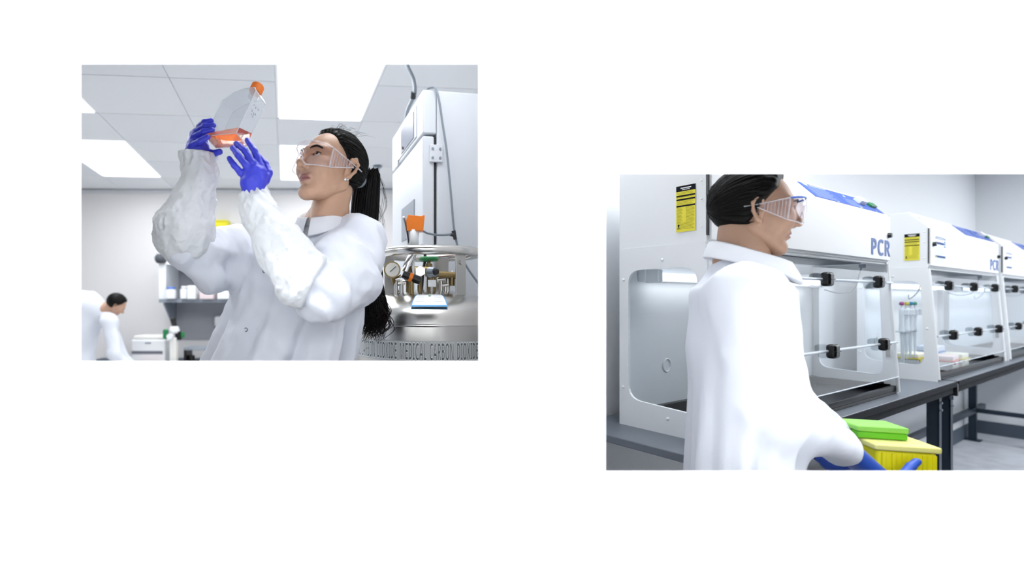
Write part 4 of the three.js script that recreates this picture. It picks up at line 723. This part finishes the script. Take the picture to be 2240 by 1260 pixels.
{ // liquid carbon dioxide tank
  const c = P(939, 655, 1.95), base = V3(c.x, LF, c.z), t = thing('gas_tank', 'stainless steel gas tank with ring handle, lettered MEDICAL CARBON DIOXIDE', 'gas tank', base);
  const Y = (v, d = 1.95) => EYE - (v - PY) / FOCAL * d - LF, RB = .298, YF = (v) => Y(v, 1.66);          // YF: on the near side of the vessel
  part(t, 'vessel', lathe([[.0, .06], [RB - .05, .06], [RB - .01, .08], [RB, .12], [RB, YF(716)], [RB + .004, YF(714)], [RB + .004, YF(710)], [RB - .002, YF(708)], [RB - .006, YF(692)], [RB - .03, YF(674)], [RB - .09, Y(650)], [RB - .16, Y(640)], [.06, Y(634)], [0, Y(633)]], 96), M.steel, 'brushed steel vessel');
  part(t, 'foot_ring', lathe([[RB - .05, 0], [RB - .03, 0], [RB - .03, .07], [RB - .05, .07], [RB - .05, 0]], 64), M.steelRough);
  // lettered band
  const bandTex = canvasTexture(2048, 128, (g, w, h) => {
    g.fillStyle = '#b9bcbd'; g.fillRect(0, 0, w, h); g.font = 'bold 150px sans-serif'; g.textBaseline = 'alphabetic';
    const words = ['MEDICAL', 'CARBON', 'DIOXIDE'], widths = [104, 92, 92]; let x = 12;
    for (let k = 0; x < w; k++) { const m = k % 3, mw = g.measureText(words[m]).width; if (x + widths[m] > w) break; g.save(); g.translate(x, h - 9); g.scale(widths[m] / mw, 1.0); g.fillStyle = '#5a6163'; g.fillText(words[m], 0, 0); g.lineWidth = 4; g.strokeStyle = '#eceeee'; g.strokeText(words[m], 0, 0); g.restore(); x += widths[m] + 9; }
  });
  bandTex.wrapS = THREE.RepeatWrapping; bandTex.repeat.set(1, 1);
  const band = new THREE.CylinderGeometry(RB + .0015, RB + .0015, YF(746) - YF(791), 96, 1, true).translate(0, (YF(746) + YF(791)) / 2, 0);
  part(t, 'lettered_band', band, new THREE.MeshStandardMaterial({ map: bandTex, roughness: .5, side: THREE.DoubleSide }), 'grey band printed MEDICAL CARBON DIOXIDE').rotation.y = 2.9;
  // ring handle on three posts
  const ry = Y(556), RR = .187;
  part(t, 'ring_handle', new THREE.TorusGeometry(RR, .017, 16, 72).rotateX(Math.PI / 2).translate(0, ry, 0), M.steel, 'polished steel ring');
  for (const a of [.62, 2.7, 4.6]) { const x = Math.sin(a) * (RR - .014), z = Math.cos(a) * (RR - .014); const p = part(t, 'post', merge([box(.05, ry - Y(652), .006, 0, (ry + Y(652)) / 2, 0, .002), box(.006, ry - Y(652), .036, .025, (ry + Y(652)) / 2, -.018, .002)]).rotateY(a).translate(x, 0, z), M.steelRough, 'steel angle post'); part(p, 'post_bolt', rod(V3(x, Y(580), z), V3(x + Math.sin(a) * .008, Y(580), z + Math.cos(a) * .008), .008), M.steelRough); }
  // valves and gauges inside the ring, on the domed top
  const dome = Y(634), tp = (u, v, d) => { const q = P(u, v, d); return V3(q.x - base.x, q.y - base.y, q.z - base.z); };
  const ga = tp(858, 590, 1.83), gauge = part(t, 'pressure_gauge', merge([rod(ga.clone().add(V3(0, 0, -.03)), ga, .031, .031, 32), rod(ga.clone().add(V3(0, -.02, -.015)), V3(ga.x + .02, dome - .01, ga.z - .05), .008)]), M.brass, 'round pressure gauge with brass rim');
  part(gauge, 'dial', rod(ga.clone().add(V3(0, 0, .0005)), ga.clone().add(V3(0, 0, .0015)), .026, .026, 32), mat(0xe9e8e0, .3)); part(gauge, 'needle', rod(ga.clone().add(V3(-.008, -.008, .003)), ga.clone().add(V3(.014, .012, .003)), .0012), M.black);
  const valve = (name, u, v, d, parts, label) => { const q = tp(u, v, d), b = part(t, name, merge([rod(V3(q.x, dome - .02, q.z), q, .009, .008), ...parts(q)]), M.brass, label); return [b, q]; };
  { const [b, q] = valve('relief_valve', 893, 585, 1.87, (q) => [rod(q.clone().add(V3(-.012, -.02, 0)), q.clone().add(V3(.004, .0, 0)), .012)]); part(b, 'valve_cap', rod(q.clone().add(V3(-.012, -.018, .0)), q.clone().add(V3(.018, .055, 0)), .017, .015, 16), M.chrome, 'tilted chrome valve cap'); }
  { const [b, q] = valve('shutoff_valve', 938, 588, 1.93, (q) => [rod(q.clone().add(V3(0, -.03, 0)), q.clone().add(V3(0, .02, 0)), .014), rod(q, q.clone().add(V3(0, .035, 0)), .007)]); const w = q.clone().add(V3(0, .038, 0)); part(b, 'hand_wheel', merge([new THREE.TorusGeometry(.030, .009, 10, 28).rotateX(Math.PI / 2).translate(w.x, w.y, w.z), box(.056, .010, .012, w.x, w.y, w.z, .002), box(.012, .010, .056, w.x, w.y, w.z, .002)]), M.green, 'green hand wheel'); }
  { const [b, q] = valve('shutoff_valve', 918, 592, 1.86, (q) => [rod(q.clone().add(V3(-.02, 0, 0)), q.clone().add(V3(.03, 0, 0)), .016)]); part(b, 'union_nut', rod(q.clone().add(V3(.0, -.004, .01)), q.clone().add(V3(.0, -.004, .032)), .020, .020, 6), M.chrome); }
  { const [b, q] = valve('regulator', 900, 607, 1.80, (q) => [rod(q, q.clone().add(V3(.01, 0, -.05)), .010)]); part(b, 'regulator_body', rod(q.clone().add(V3(-.032, .012, 0)), q.clone().add(V3(.032, -.012, 0)), .014, .016, 20), M.black, 'black cylinder'); part(b, 'orange_ring', rod(q.clone().add(V3(-.008, .003, 0)), q.clone().add(V3(.004, -.0015, 0)), .0165, .017, 20), M.orange, 'orange ring'); }
  { const [b, q] = valve('vent_valve', 948, 596, 1.84, (q) => [rod(q.clone().add(V3(0, -.005, 0)), q.clone().add(V3(.09, -.012, 0)), .013), rod(q.clone().add(V3(.07, -.012, 0)), q.clone().add(V3(.07, -.05, 0)), .010)]); part(b, 'knob', rod(q.clone().add(V3(-.012, 0, .01)), q.clone().add(V3(.004, 0, .034)), .021, .017, 20), M.greySteel); part(b, 'knob_end', rod(q.clone().add(V3(.004, 0, .034)), q.clone().add(V3(.008, 0, .042)), .013, .010, 20), M.black); }
  { const q = tp(945, 620, 1.82); part(t, 'label_block', box(.030, .026, .010, q.x, q.y, q.z, .003), M.white); part(t, 'label_stem', rod(V3(q.x, dome - .02, q.z - .01), V3(q.x, q.y, q.z - .006), .006), M.steelRough); }
  for (const [u, v] of [[866, 612], [878, 620], [980, 604], [975, 625], [965, 612]]) { const q = tp(u, v, 1.86); part(t, 'pipe_fitting', merge([rod(V3(q.x, dome - .03, q.z), q, .008), rod(q.clone().add(V3(-.014, 0, 0)), q.clone().add(V3(.014, .004, 0)), .011, .011, 6), rod(q, q.clone().add(V3(.02, .016, 0)), .006)]), M.steel); }
  part(t, 'transfer_hose', tube([tp(906, 560, 1.95), tp(912, 545, 1.96), tp(925, 538, 1.97), tp(930, 560, 1.97), tp(925, 600, 1.95), tp(922, 640, 1.93)], .006, 40, 8), M.cableDark, 'black hose');
  // level gauge that stands behind the valves
  { const q = tp(903, 523, 2.05); const g = part(t, 'level_gauge', merge([rod(V3(q.x, dome - .03, q.z), V3(q.x, q.y - .03, q.z), .010), lathe([[.0, -.034], [.026, -.034], [.024, .0], [.028, .036], [0, .036]], 32).translate(q.x, q.y, q.z)]), M.white, 'white gauge body'); const o = tp(908, 490, 2.05); part(g, 'gauge_cover', extrude([[-.034, -.03], [.030, -.03], [.036, .03], [.030, .030], [.028, .026], [-.028, .032], [-.036, .014]], .05, [], .002).translate(o.x, o.y, o.z - .025), M.orange, 'bright orange cover'); part(g, 'signal_lead', tube([tp(884, 478, 2.05), tp(888, 492, 2.03), tp(892, 515, 2.03), tp(896, 545, 2.04), tp(900, 600, 2.04)], .004, 30, 6), M.cableDark); part(g, 'lead_tip', new THREE.SphereGeometry(.006, 10, 8).translate(...tp(883, 476, 2.05).toArray()), M.white); }
  // paper label draped over the shoulder
  const lab = canvasTexture(512, 160, (g, w, h) => { g.fillStyle = '#eef1f4'; g.fillRect(0, 0, w, h); g.strokeStyle = '#5aa4dc'; g.lineWidth = 14; g.beginPath(); g.moveTo(7, 0); g.lineTo(7, h - 7); g.lineTo(w - 7, h - 7); g.lineTo(w - 7, 0); g.stroke(); g.fillStyle = '#1f8f5e'; g.beginPath(); g.moveTo(226, 44); g.lineTo(262, 24); g.lineTo(300, 44); g.lineTo(262, 64); g.fill(); g.fillStyle = '#c3cad2'; for (let y = 20; y < 130; y += 16) { g.fillRect(40, y, 130, 4); g.fillRect(330, y, 130, 4); } });
  const la = [], lu = [], li = [], n = 20, ring = [[RB - .125, Y(647)], [RB - .09, Y(650)], [RB - .06, Y(658)], [RB - .03, YF(673)]];
  for (let i = 0; i <= n; i++) { const a = mix(-.34, .14, i / n) ; ring.forEach(([r, y], k) => { la.push(Math.sin(a) * (r + .004), y + .003, Math.cos(a) * (r + .004)); lu.push(i / n, 1 - k / 3); }); }
  for (let i = 0; i < n; i++) for (let k = 0; k < 3; k++) { const a = i * 4 + k; li.push(a, a + 1, a + 4, a + 1, a + 5, a + 4); }
  const lg = new THREE.BufferGeometry(); lg.setAttribute('position', new THREE.Float32BufferAttribute(la, 3)); lg.setAttribute('uv', new THREE.Float32BufferAttribute(lu, 2)); lg.setIndex(li); lg.computeVertexNormals();
  part(t, 'paper_label', lg, new THREE.MeshStandardMaterial({ map: lab, roughness: .6, side: THREE.DoubleSide }), 'white label with blue border and green diamond');
}
// bench and shelf against the back wall
const BD = 6.15, bz = -BD;
const at6 = (u, v, d = BD) => P(u, v, d);
{
  const x0 = at6(180, 0).x, x1 = at6(640, 0).x, ty = at6(0, 792).y;
  const t = thing('wall_bench', 'long grey bench along the back wall under the shelf', 'bench', V3((x0 + x1) / 2, LF, bz));
  const h = ty - LF, w = (x1 - x0) / 2;
  part(t, 'worktop', span(-w, w, h - .035, h, -.46, .22, .005), M.baseboard, 'dark grey worktop'); 
  for (const x of [-w + .3, -w / 3, w / 3, w - .3]) { const d = part(t, 'base_cabinet', span(x - .28, x + .28, .08, h - .036, -.44, .18, .004), M.white); part(d, 'cabinet_handle', span(x - .06, x + .06, h - .12, h - .105, .18, .20, .003), M.greySteel); }
  part(t, 'plinth', span(-w + .02, w - .02, 0, .08, -.42, .14), M.black);
}
{
  const xl = at6(341, 0).x, xr = at6(560, 0).x, t = thing('shelf_unit', 'white wall shelf unit with a grey shelf board over the bench', 'shelf', V3((xl + xr) / 2, at6(0, 662).y, LEFT_BACK + .002)), w = (xr - xl) / 2, dep = .42;
  const up = at6(0, 578).y - t.position.y;
  part(t, 'shelf_board', span(-w, w, 0, .045, 0, dep, .004), M.greyPlastic, 'grey shelf board'); part(t, 'back_panel', span(-w + .02, w, .045, up, 0, .015), M.shelfBack);
  part(t, 'side_panel', span(-w, -w + .09, .046, up, .016, dep, .004), M.white); part(t, 'side_panel', span(w - .03, w, .046, up, .016, dep, .004), M.white); part(t, 'top_board', span(-w, w, up, up + .02, 0, dep, .003), M.white);
  for (const x of [-w + .03, w - .05]) part(t, 'bracket', extrude([[0, 0], [0, -.36], [.03, -.36], [.36, -.02], [.36, 0]], .02).rotateY(-Math.PI / 2).translate(x + .02, -.001, .0), M.greyPlastic);
  part(t, 'under_panel', span(-w + .06, w, -.50, -.002, 0, .012), M.shelfBack, 'grey wall panel under the shelf');
}
const shelfY = at6(0, 662).y + .046;
function jar(name, label, category, u, y, w, h, bodyMat, capMat, d = BD + .06, group) {
  const c = at6(u, 655, d), t = thing(name, label, category, V3(c.x, y, c.z), 0, group), r = w / 2;
  part(t, 'body', lathe([[0, 0], [r * .94, 0], [r, .01], [r, h * .74], [r * .7, h * .8], [r * .7, h * .82], [0, h * .82]], 24), bodyMat); part(t, 'lid', lathe([[0, h * .82], [r * .74, h * .82], [r * .76, h], [0, h]], 24), capMat); return t;
}
jar('reagent_bottle', 'white bottle with a blue lid on the grey shelf', 'bottle', 374, shelfY, .13, .15, M.white, mat(0x5d83d6, .4));
jar('reagent_bottle', 'plain white bottle on the shelf beside the blue lidded one', 'bottle', 404, shelfY, .11, .16, M.white, M.white);
for (const [u, w, h, m, l] of [[424, .10, .17, 'white', 'narrow white carton standing on the grey shelf'], [456, .17, .11, 'pinkCard', 'low pinkish carton on the grey shelf'], [492, .14, .16, 'white', 'white carton at the shelf end behind the coat']]) {
  const c = at6(u, 655, BD + .08), t = thing('carton', l, 'box', V3(c.x, shelfY, c.z));
  part(t, 'box_body', span(-w / 2, w / 2, 0, h * .96, -.08, .08, .003), m === 'white' ? M.white : mat(0xe3d3d6, .7)); part(t, 'flap', span(-w / 2 + .004, w / 2 - .004, h * .96, h, -.076, .076), m === 'white' ? M.white : mat(0xe3d3d6, .7));
}
{ const c = at6(352, 655, BD + .08), t = thing('desk_fan', 'dark grey round appliance on top of the shelf unit', 'appliance', V3(c.x, at6(0, 578).y + .021, c.z)); part(t, 'housing', lathe([[0, 0], [.05, 0], [.07, .03], [.075, .07], [.05, .11], [0, .12]], 24), mat(0x4a4e56, .6)); part(t, 'base_ring', lathe([[.04, 0], [.055, 0], [.055, .012], [.04, .012]], 24), M.black); }
{ // yellow bin on the wall
  const c = P(480, 505, 6.5), t = thing('waste_bin', 'bright yellow box hung on the back wall behind the raised arm', 'box', V3(c.x, c.y - .03, LEFT_BACK + .002));
  part(t, 'bin', extrude([[-.075, 0], [.075, 0], [.095, .15], [-.095, .15]], .13, [], .004).translate(0, 0, .005), M.yellow); part(t, 'bin_lid', box(.2, .02, .15, 0, .165, .075, .006), M.yellow);
}
const benchY = at6(0, 792).y;
{ // bench centrifuge
  const c = at6(333, 655, 6.02), t = thing('centrifuge', 'white boxy benchtop machine with a dark slot', 'machine', V3(c.x, benchY, c.z)), s = FOCAL / 5.98;
  part(t, 'housing', span(-.20, .21, .015, .30, -.2, .12, .02), M.white); part(t, 'lid', span(-.185, .195, .30, .345, -.18, .1, .018), M.warmWhite); part(t, 'slot', span(-.19, .18, .128, .165, .119, .124), M.greySlot, 'dark horizontal slot'); part(t, 'badge', span(-.03, .04, .25, .268, .12, .124), M.greyPlastic); for (const x of [-.17, .18]) part(t, 'foot', rod(V3(x, 0, .08), V3(x, .016, .08), .02), M.black);
}
{ const c = at6(324, 655, 5.82), t = thing('glove_box', 'small reddish carton lying on the bench before the white machine', 'box', V3(c.x, benchY, c.z)); part(t, 'box_body', span(-.11, .11, 0, .045, -.05, .05, .004), mat(0xd59a8d, .7)); part(t, 'opening', span(-.05, .05, .045, .047, -.02, .02), M.white); }
{ // microscope
  const c = at6(378, 655, 5.86), t = thing('microscope', 'black and white microscope with green trim on the bench', 'microscope', V3(c.x, benchY, c.z));
  part(t, 'stand', span(-.02, .055, 0, .33, -.03, .05, .012), M.warmWhite); part(t, 'base', span(-.06, .09, 0, .03, -.06, .10, .01), M.black);
  part(t, 'head', lathe([[0, 0], [.05, .0], [.06, .03], [.045, .08], [0, .09]], 24).translate(.02, .38, .0), M.white); part(t, 'eyepiece', merge([rod(V3(.02, .46, 0), V3(.01, .56, .03), .028, .034)]), M.black, 'black eyepiece');
  part(t, 'arm', span(.03, .10, .30, .40, -.03, .02, .01), M.black); part(t, 'focus_knob', rod(V3(-.005, .345, .05), V3(-.005, .345, .09), .036, .034, 24), M.white, 'white focus knob');
  part(t, 'trim', box(.06, .12, .05, -.075, .37, .02, .02), M.green, 'green housing'); part(t, 'trim', box(.04, .07, .04, .12, .36, .0, .015), M.green, 'green housing'); 
}
{ const c = at6(396, 655, 5.95), t = thing('equipment_rack', 'dark low rack with shelves beside the microscope', 'rack', V3(c.x + .14, benchY, c.z - .06)); part(t, 'rack_top', span(-.10, .18, .17, .20, -.12, .08, .004), M.greyPlastic); part(t, 'rack_side', span(-.10, -.07, 0, .17, -.12, .08), M.black); part(t, 'rack_side', span(.15, .18, 0, .17, -.12, .08), M.black); part(t, 'motor', merge([rod(V3(-.04, .0, .0), V3(-.04, .10, .0), .05, .04), box(.07, .05, .07, .03, .026, .0, .01)]), M.black); }
{ const c = at6(412, 655, 5.80), t = thing('tip_box', 'yellow flat box on the bench beside the dark rack', 'box', V3(c.x, benchY, c.z)); part(t, 'tray', span(-.07, .07, 0, .02, -.05, .05, .003), mat(0xd9c65e, .5)); part(t, 'lid', span(-.072, .072, .02, .03, -.052, .052, .003), mat(0xe6d97c, .4)); }
{ const c = at6(456, 708, 6.1), t = thing('wall_dispenser', 'white rounded dispenser under the shelf behind the coat', 'dispenser', V3(c.x, c.y - .06, LEFT_BACK + .013)); part(t, 'cover', box(.14, .14, .12, 0, .07, .07, .03), M.white); part(t, 'nozzle', rod(V3(0, .0, .07), V3(0, -.03, .07), .014), M.greyPlastic); }
{ const c = P(826, 362, FOCAL * (LEFT_CEIL - EYE) / (PY - 362)), t = thing('sprinkler', 'small round sprinkler head on the tiled ceiling', 'sprinkler', V3(c.x, LEFT_CEIL - .009, c.z)); part(t, 'escutcheon', lathe([[0, 0], [.05, 0], [.045, -.015], [0, -.018]], 24), M.greySteel); part(t, 'head', rod(V3(0, -.016, 0), V3(0, -.06, 0), .014, .02), M.greySteel); }
// ---------------------------------------------------------------- bending person in the background
{
  const d = 5.3, base = V3(P(215, 0, d).x, LF, -d), t = thing('person', 'person in white coat with short black hair bending over the far bench', 'person', base), loc = (g) => g.translate(-base.x, -base.y, -base.z);
  const HF = headFrame(P(254, 667, d), V3(.62, -.62, -.48), V3(.4, .8, 0)), L = (x, y, z) => V3(x, y, z).applyMatrix4(HF);
  const neck = P(238, 682, d + .02), shA = P(240, 705, d - .14), shB = P(232, 690, d + .2), mid = P(190, 672, d + .02), hip = P(160, 800, d + .05), elA = P(250, 775, d - .2), wrA = P(285, 805, d - .1), elB = P(262, 770, d + .25), wrB = P(290, 805, d + .15);
  const f = [V3(hip.x + .02, LF, hip.z + .10), V3(hip.x - .02, LF, hip.z - .10)];
  const solid = union([chain([L(0, -.05, -.03), neck], [.05, .06], .02), cap(shA, shB, .06, .06), chain([neck, mid, hip], [.08, .13, .13], .05), chain([shA, elA, wrA], [.045, .036, .028], .02), chain([shB, elB, wrB], [.045, .036, .028], .02), ball(wrA.clone().add(V3(.04, -.01, 0)), .035), ball(wrB.clone().add(V3(.04, -.01, 0)), .035), ...f.map((q) => chain([hip, V3(q.x + .03, LF + .46, q.z), V3(q.x, LF + .07, q.z)], [.09, .06, .042], .03)), ...f.map((q) => cap(V3(q.x, LF + .045, q.z), V3(q.x + .15, LF + .035, q.z), .036, .03))], .03);
  const tone = [.50, .30, .21];
  const g = netMesh(...bounds([neck, shA, shB, elA, wrA, wrB, f[0], f[1], mid, hip], .19), .016, solid, .06);
  part(t, 'body', loc(merge([paint(headGeoCoarse.clone(), lipColor(tone, [.36, .15, .14])).applyMatrix4(HF), paint(g, (x, y, z) => y < hip.y - .05 ? [.02, .02, .03] : tone)])), M.skin);
  part(t, 'hair', loc(netMesh(V3(-.1, -.09, -.13), V3(.1, .14, .10), .004, hairCap(.014), .02).applyMatrix4(HF)), M.hair, 'short black hair');
  const coat = union([cap(shA, shB, .085, .085), chain([neck.clone().add(V3(-.03, -.02, 0)), mid, hip, V3(hip.x, LF + .45, hip.z)], [.085, .165, .18, .21], .06), chain([shA, elA, wrA], [.075, .064, .05], .03), chain([shB, elB, wrB], [.075, .064, .05], .03)], .04);
  part(t, 'lab_coat', loc(netMesh(...bounds([neck, shA, shB, elA, elB, wrA, wrB, V3(hip.x, LF + .5, hip.z), mid], .23), .013, (x, y, z) => Math.max(coat(x, y, z) + .008 * noise3(x * 7, y * 4, z * 7), LF + .42 - y), .06)), M.coatWhite, 'white laboratory coat');
}

console.log('left laboratory ready');
// ================================================================= person walking past the cabinets, carrying boxes
{
  const d0 = 1.305, base = V3(P(1642, 0, d0).x, 0, -d0), t = thing('person', 'dark haired person in white coat and goggles walking past the cabinets with boxes', 'person', base), loc = (g) => g.translate(-base.x, -base.y, -base.z);
  const fwd = V3(.90, -.10, .42), f2 = V3(.87, 0, .49).normalize(), s2 = V3(-f2.z, 0, f2.x);          // s2: towards the near shoulder
  const HF = headFrame(P(1652, 464, d0), fwd, V3(.04, 1, 0)).scale(V3(.92, .97, .90)), L = (x, y, z) => V3(x, y, z).applyMatrix4(HF);
  const c = V3(base.x, 0, base.z), B = (f, y, s) => V3(c.x + f2.x * f + s2.x * s, y, c.z + f2.z * f + s2.z * s);
  const neck = B(-.02, 1.465, 0), shN = B(-.03, 1.385, .15), shF = B(-.03, 1.385, -.15), hip = B(-.03, .92, 0), chest = B(-.02, 1.24, 0);
  const wrN = P(1850, 985, 1.28), wrF = P(1858, 975, 1.42), elN = P(1700, 885, 1.17), elF = P(1715, 870, 1.42);
  const ft = [B(.10, 0, .09), B(-.20, 0, -.09)];
  const solid = union([chain([L(0, -.05, -.03), neck], [.052, .06], .02), cap(shN, shF, .045, .045), chain([neck, chest, hip], [.055, .082, .09], .04), chain([shN, elN, wrN], [.042, .034, .026], .02), chain([shF, elF, wrF], [.042, .034, .026], .02),
    ...ft.map((q, i) => chain([B(-.03, .90, i ? -.08 : .08), V3(q.x + .05 * f2.x, .47, q.z), V3(q.x, .07, q.z)], [.075, .055, .042], .03)), ...ft.map((q) => cap(V3(q.x, .045, q.z), V3(q.x + f2.x * .14, .035, q.z + f2.z * .14), .036, .03))], .03);
  const tone = [.42, .25, .17];
  const g = netMesh(...bounds([neck, shN, shF, elN, elF, wrN, wrF, ...ft, hip], .17), .013, solid, .05);
  const nk = netMesh(...bounds([L(0, -.04, -.03), neck], .08), .005, union([chain([L(0, -.045, -.028), neck], [.052, .062], .02)], .02));
  part(t, 'body', loc(merge([paint(headGeoFine.clone(), lipColor(tone, [.30, .13, .12])).applyMatrix4(HF), paint(nk, () => tone), paint(g, (x, y, z) => y < .9 ? [.03, .03, .045] : tone)])), M.skin);
  eyes(t, HF, base);
  const hr = part(t, 'hair', loc(netMesh(V3(-.11, -.1, -.14), V3(.11, .15, .11), .0035, hairCap(.016), .02).applyMatrix4(HF)), M.hair, 'black hair tied back');
  { const r = rng(31), lk = []; for (let i = 0; i < 260; i++) { const a = mix(-2.3, 2.3, r()), st = V3(Math.sin(a) * .07, Math.cos(a) * .083, .05 - Math.abs(Math.sin(a)) * .05), e = V3(0, -.03, -.1); const pts = []; for (let k = 0; k <= 5; k++) pts.push(onSkull(st.clone().lerp(e, k / 5), .015 + r() * .003).applyMatrix4(HF)); lk.push(strand(pts, .0018, 10)); } part(hr, 'combed_lock', loc(merge(lk)), M.hair).userData.kind = 'stuff'; }
  const a0 = .155, coatBody = (x, y, z) => {
    const k = clamp((1.40 - y) / .95, 0, 1), a = mix(.17, .205, k), b = mix(.108, .135, k), px = x - c.x, pz = z - c.z, q = px * f2.x + pz * f2.z + .02, p = px * s2.x + pz * s2.z, th = Math.atan2(p / a, q / b);
    const fold = clamp((1.3 - y) / .5, 0, 1.2) * (.009 * Math.sin(th * 8 + y * 3) + .006 * Math.sin(th * 15 + y * 5));
    return Math.max((Math.hypot(q / b, p / a) - 1) * b * 1.1 + fold, y - 1.385, .50 - y);
  };
  const sl = union([cap(shN, shF, .066, .066), chain([shN, elN, wrN.clone().lerp(elN, .08)], [.066, .058, .045], .03), chain([shF, elF, wrF.clone().lerp(elF, .08)], [.066, .058, .045], .03), cap(neck.clone().add(V3(0, -.035, 0)), chest, .075, .10)], .03);
  part(t, 'lab_coat', loc(netMesh(...bounds([neck, shN, shF, elN, elF, wrN, wrF, B(0, .52, .25), B(0, .52, -.25), B(.22, .6, 0), B(-.22, .6, 0)], .10), .008, (x, y, z) => smin(coatBody(x, y, z), sl(x, y, z) + .005 * noise3(x * 14, y * 10, z * 14), .075), .05)), M.coatWhite, 'white laboratory coat');
  collar(t, loc, B(-.015, 1.455, 0), f2, s2);
  // hands under the yellow box
  const box0 = P(1938, 990, 1.36);
  for (const [w, s] of [[wrN, 1], [wrF, -1]]) {
    const k = V3(box0.x - .06, box0.y - .052, w.z), z0 = s > 0 ? 1 : -1, fs = [];
    for (let i = 0; i < 4; i++) { const off = (i - 1.5) * .019 * z0; fs.push(chain([V3(k.x - .02, k.y + .006, k.z + off), V3(k.x + .02, k.y - .009, k.z + off - z0 * .005), V3(k.x + .05, k.y - .009, k.z + off - z0 * .008), V3(k.x + .072 - Math.abs(i - 1.2) * .006, k.y - .007, k.z + off - z0 * .010)], [.0105, .0098, .009, .008], .004)); }
    const th = chain([V3(k.x - .045, k.y + .01, k.z + .03 * z0), V3(k.x - .015, k.y + .03, k.z + .036 * z0), V3(k.x + .01, k.y + .05, k.z + .030 * z0), V3(k.x + .03, k.y + .062, k.z + .026 * z0)], [.013, .0115, .010, .009], .004);
    const palm = union([cap(w, V3(k.x - .03, k.y + .004, k.z), .030, .024), cap(V3(k.x - .03, k.y + .002, k.z - .02), V3(k.x - .03, k.y + .002, k.z + .02), .018, .018)], .02);
    part(t, 'glove', loc(netMesh(...bounds([w, k, V3(k.x + .08, k.y, k.z), V3(k.x, k.y + .06, k.z + .04 * z0)], .06), .003, (x, y, z) => { let d = palm(x, y, z); for (const f of fs) d = smin(d, f(x, y, z), .006); return smin(d, th(x, y, z), .006); }, .02)), M.gloveDark, 'blue glove');
  }
  goggles('safety_goggles', 'clear safety goggles with blue trim worn by the walking person', HF, M.goggle, M.goggleRim, mat(0x2f5fc0, .35));
  // what is carried: a yellow box, a green one on its lid
  const y = thing('carry_box', 'bright yellow plastic box carried by the walking person', 'box', V3(box0.x, box0.y - .05, box0.z), -.28);
  part(y, 'tub', span(-.065, .062, 0, .075, -.08, .08, .008), M.yellow); part(y, 'lid', span(-.072, .068, .0755, .092, -.086, .086, .005), M.paleYellow, 'pale yellow lid');
  const ribs = []; for (let k = 0; k < 6; k++) part(y, 'rib', span(-.055 + k * .021, -.047 + k * .021, .008, .07, .08, .084, .001), M.yellow);
  const gb = thing('tube_box', 'flat lime green box lying on the yellow box', 'box', V3(box0.x - .02, box0.y + .0425, box0.z - .02), -.28);
  part(gb, 'tray', span(-.055, .055, 0, .018, -.045, .045, .004), M.lime); part(gb, 'lid', span(-.057, .057, .0185, .034, -.047, .047, .004), mat(0x8fd85a, .4), 'lighter green lid');
}
console.log('walking person ready');
renderer.render(scene, camera);
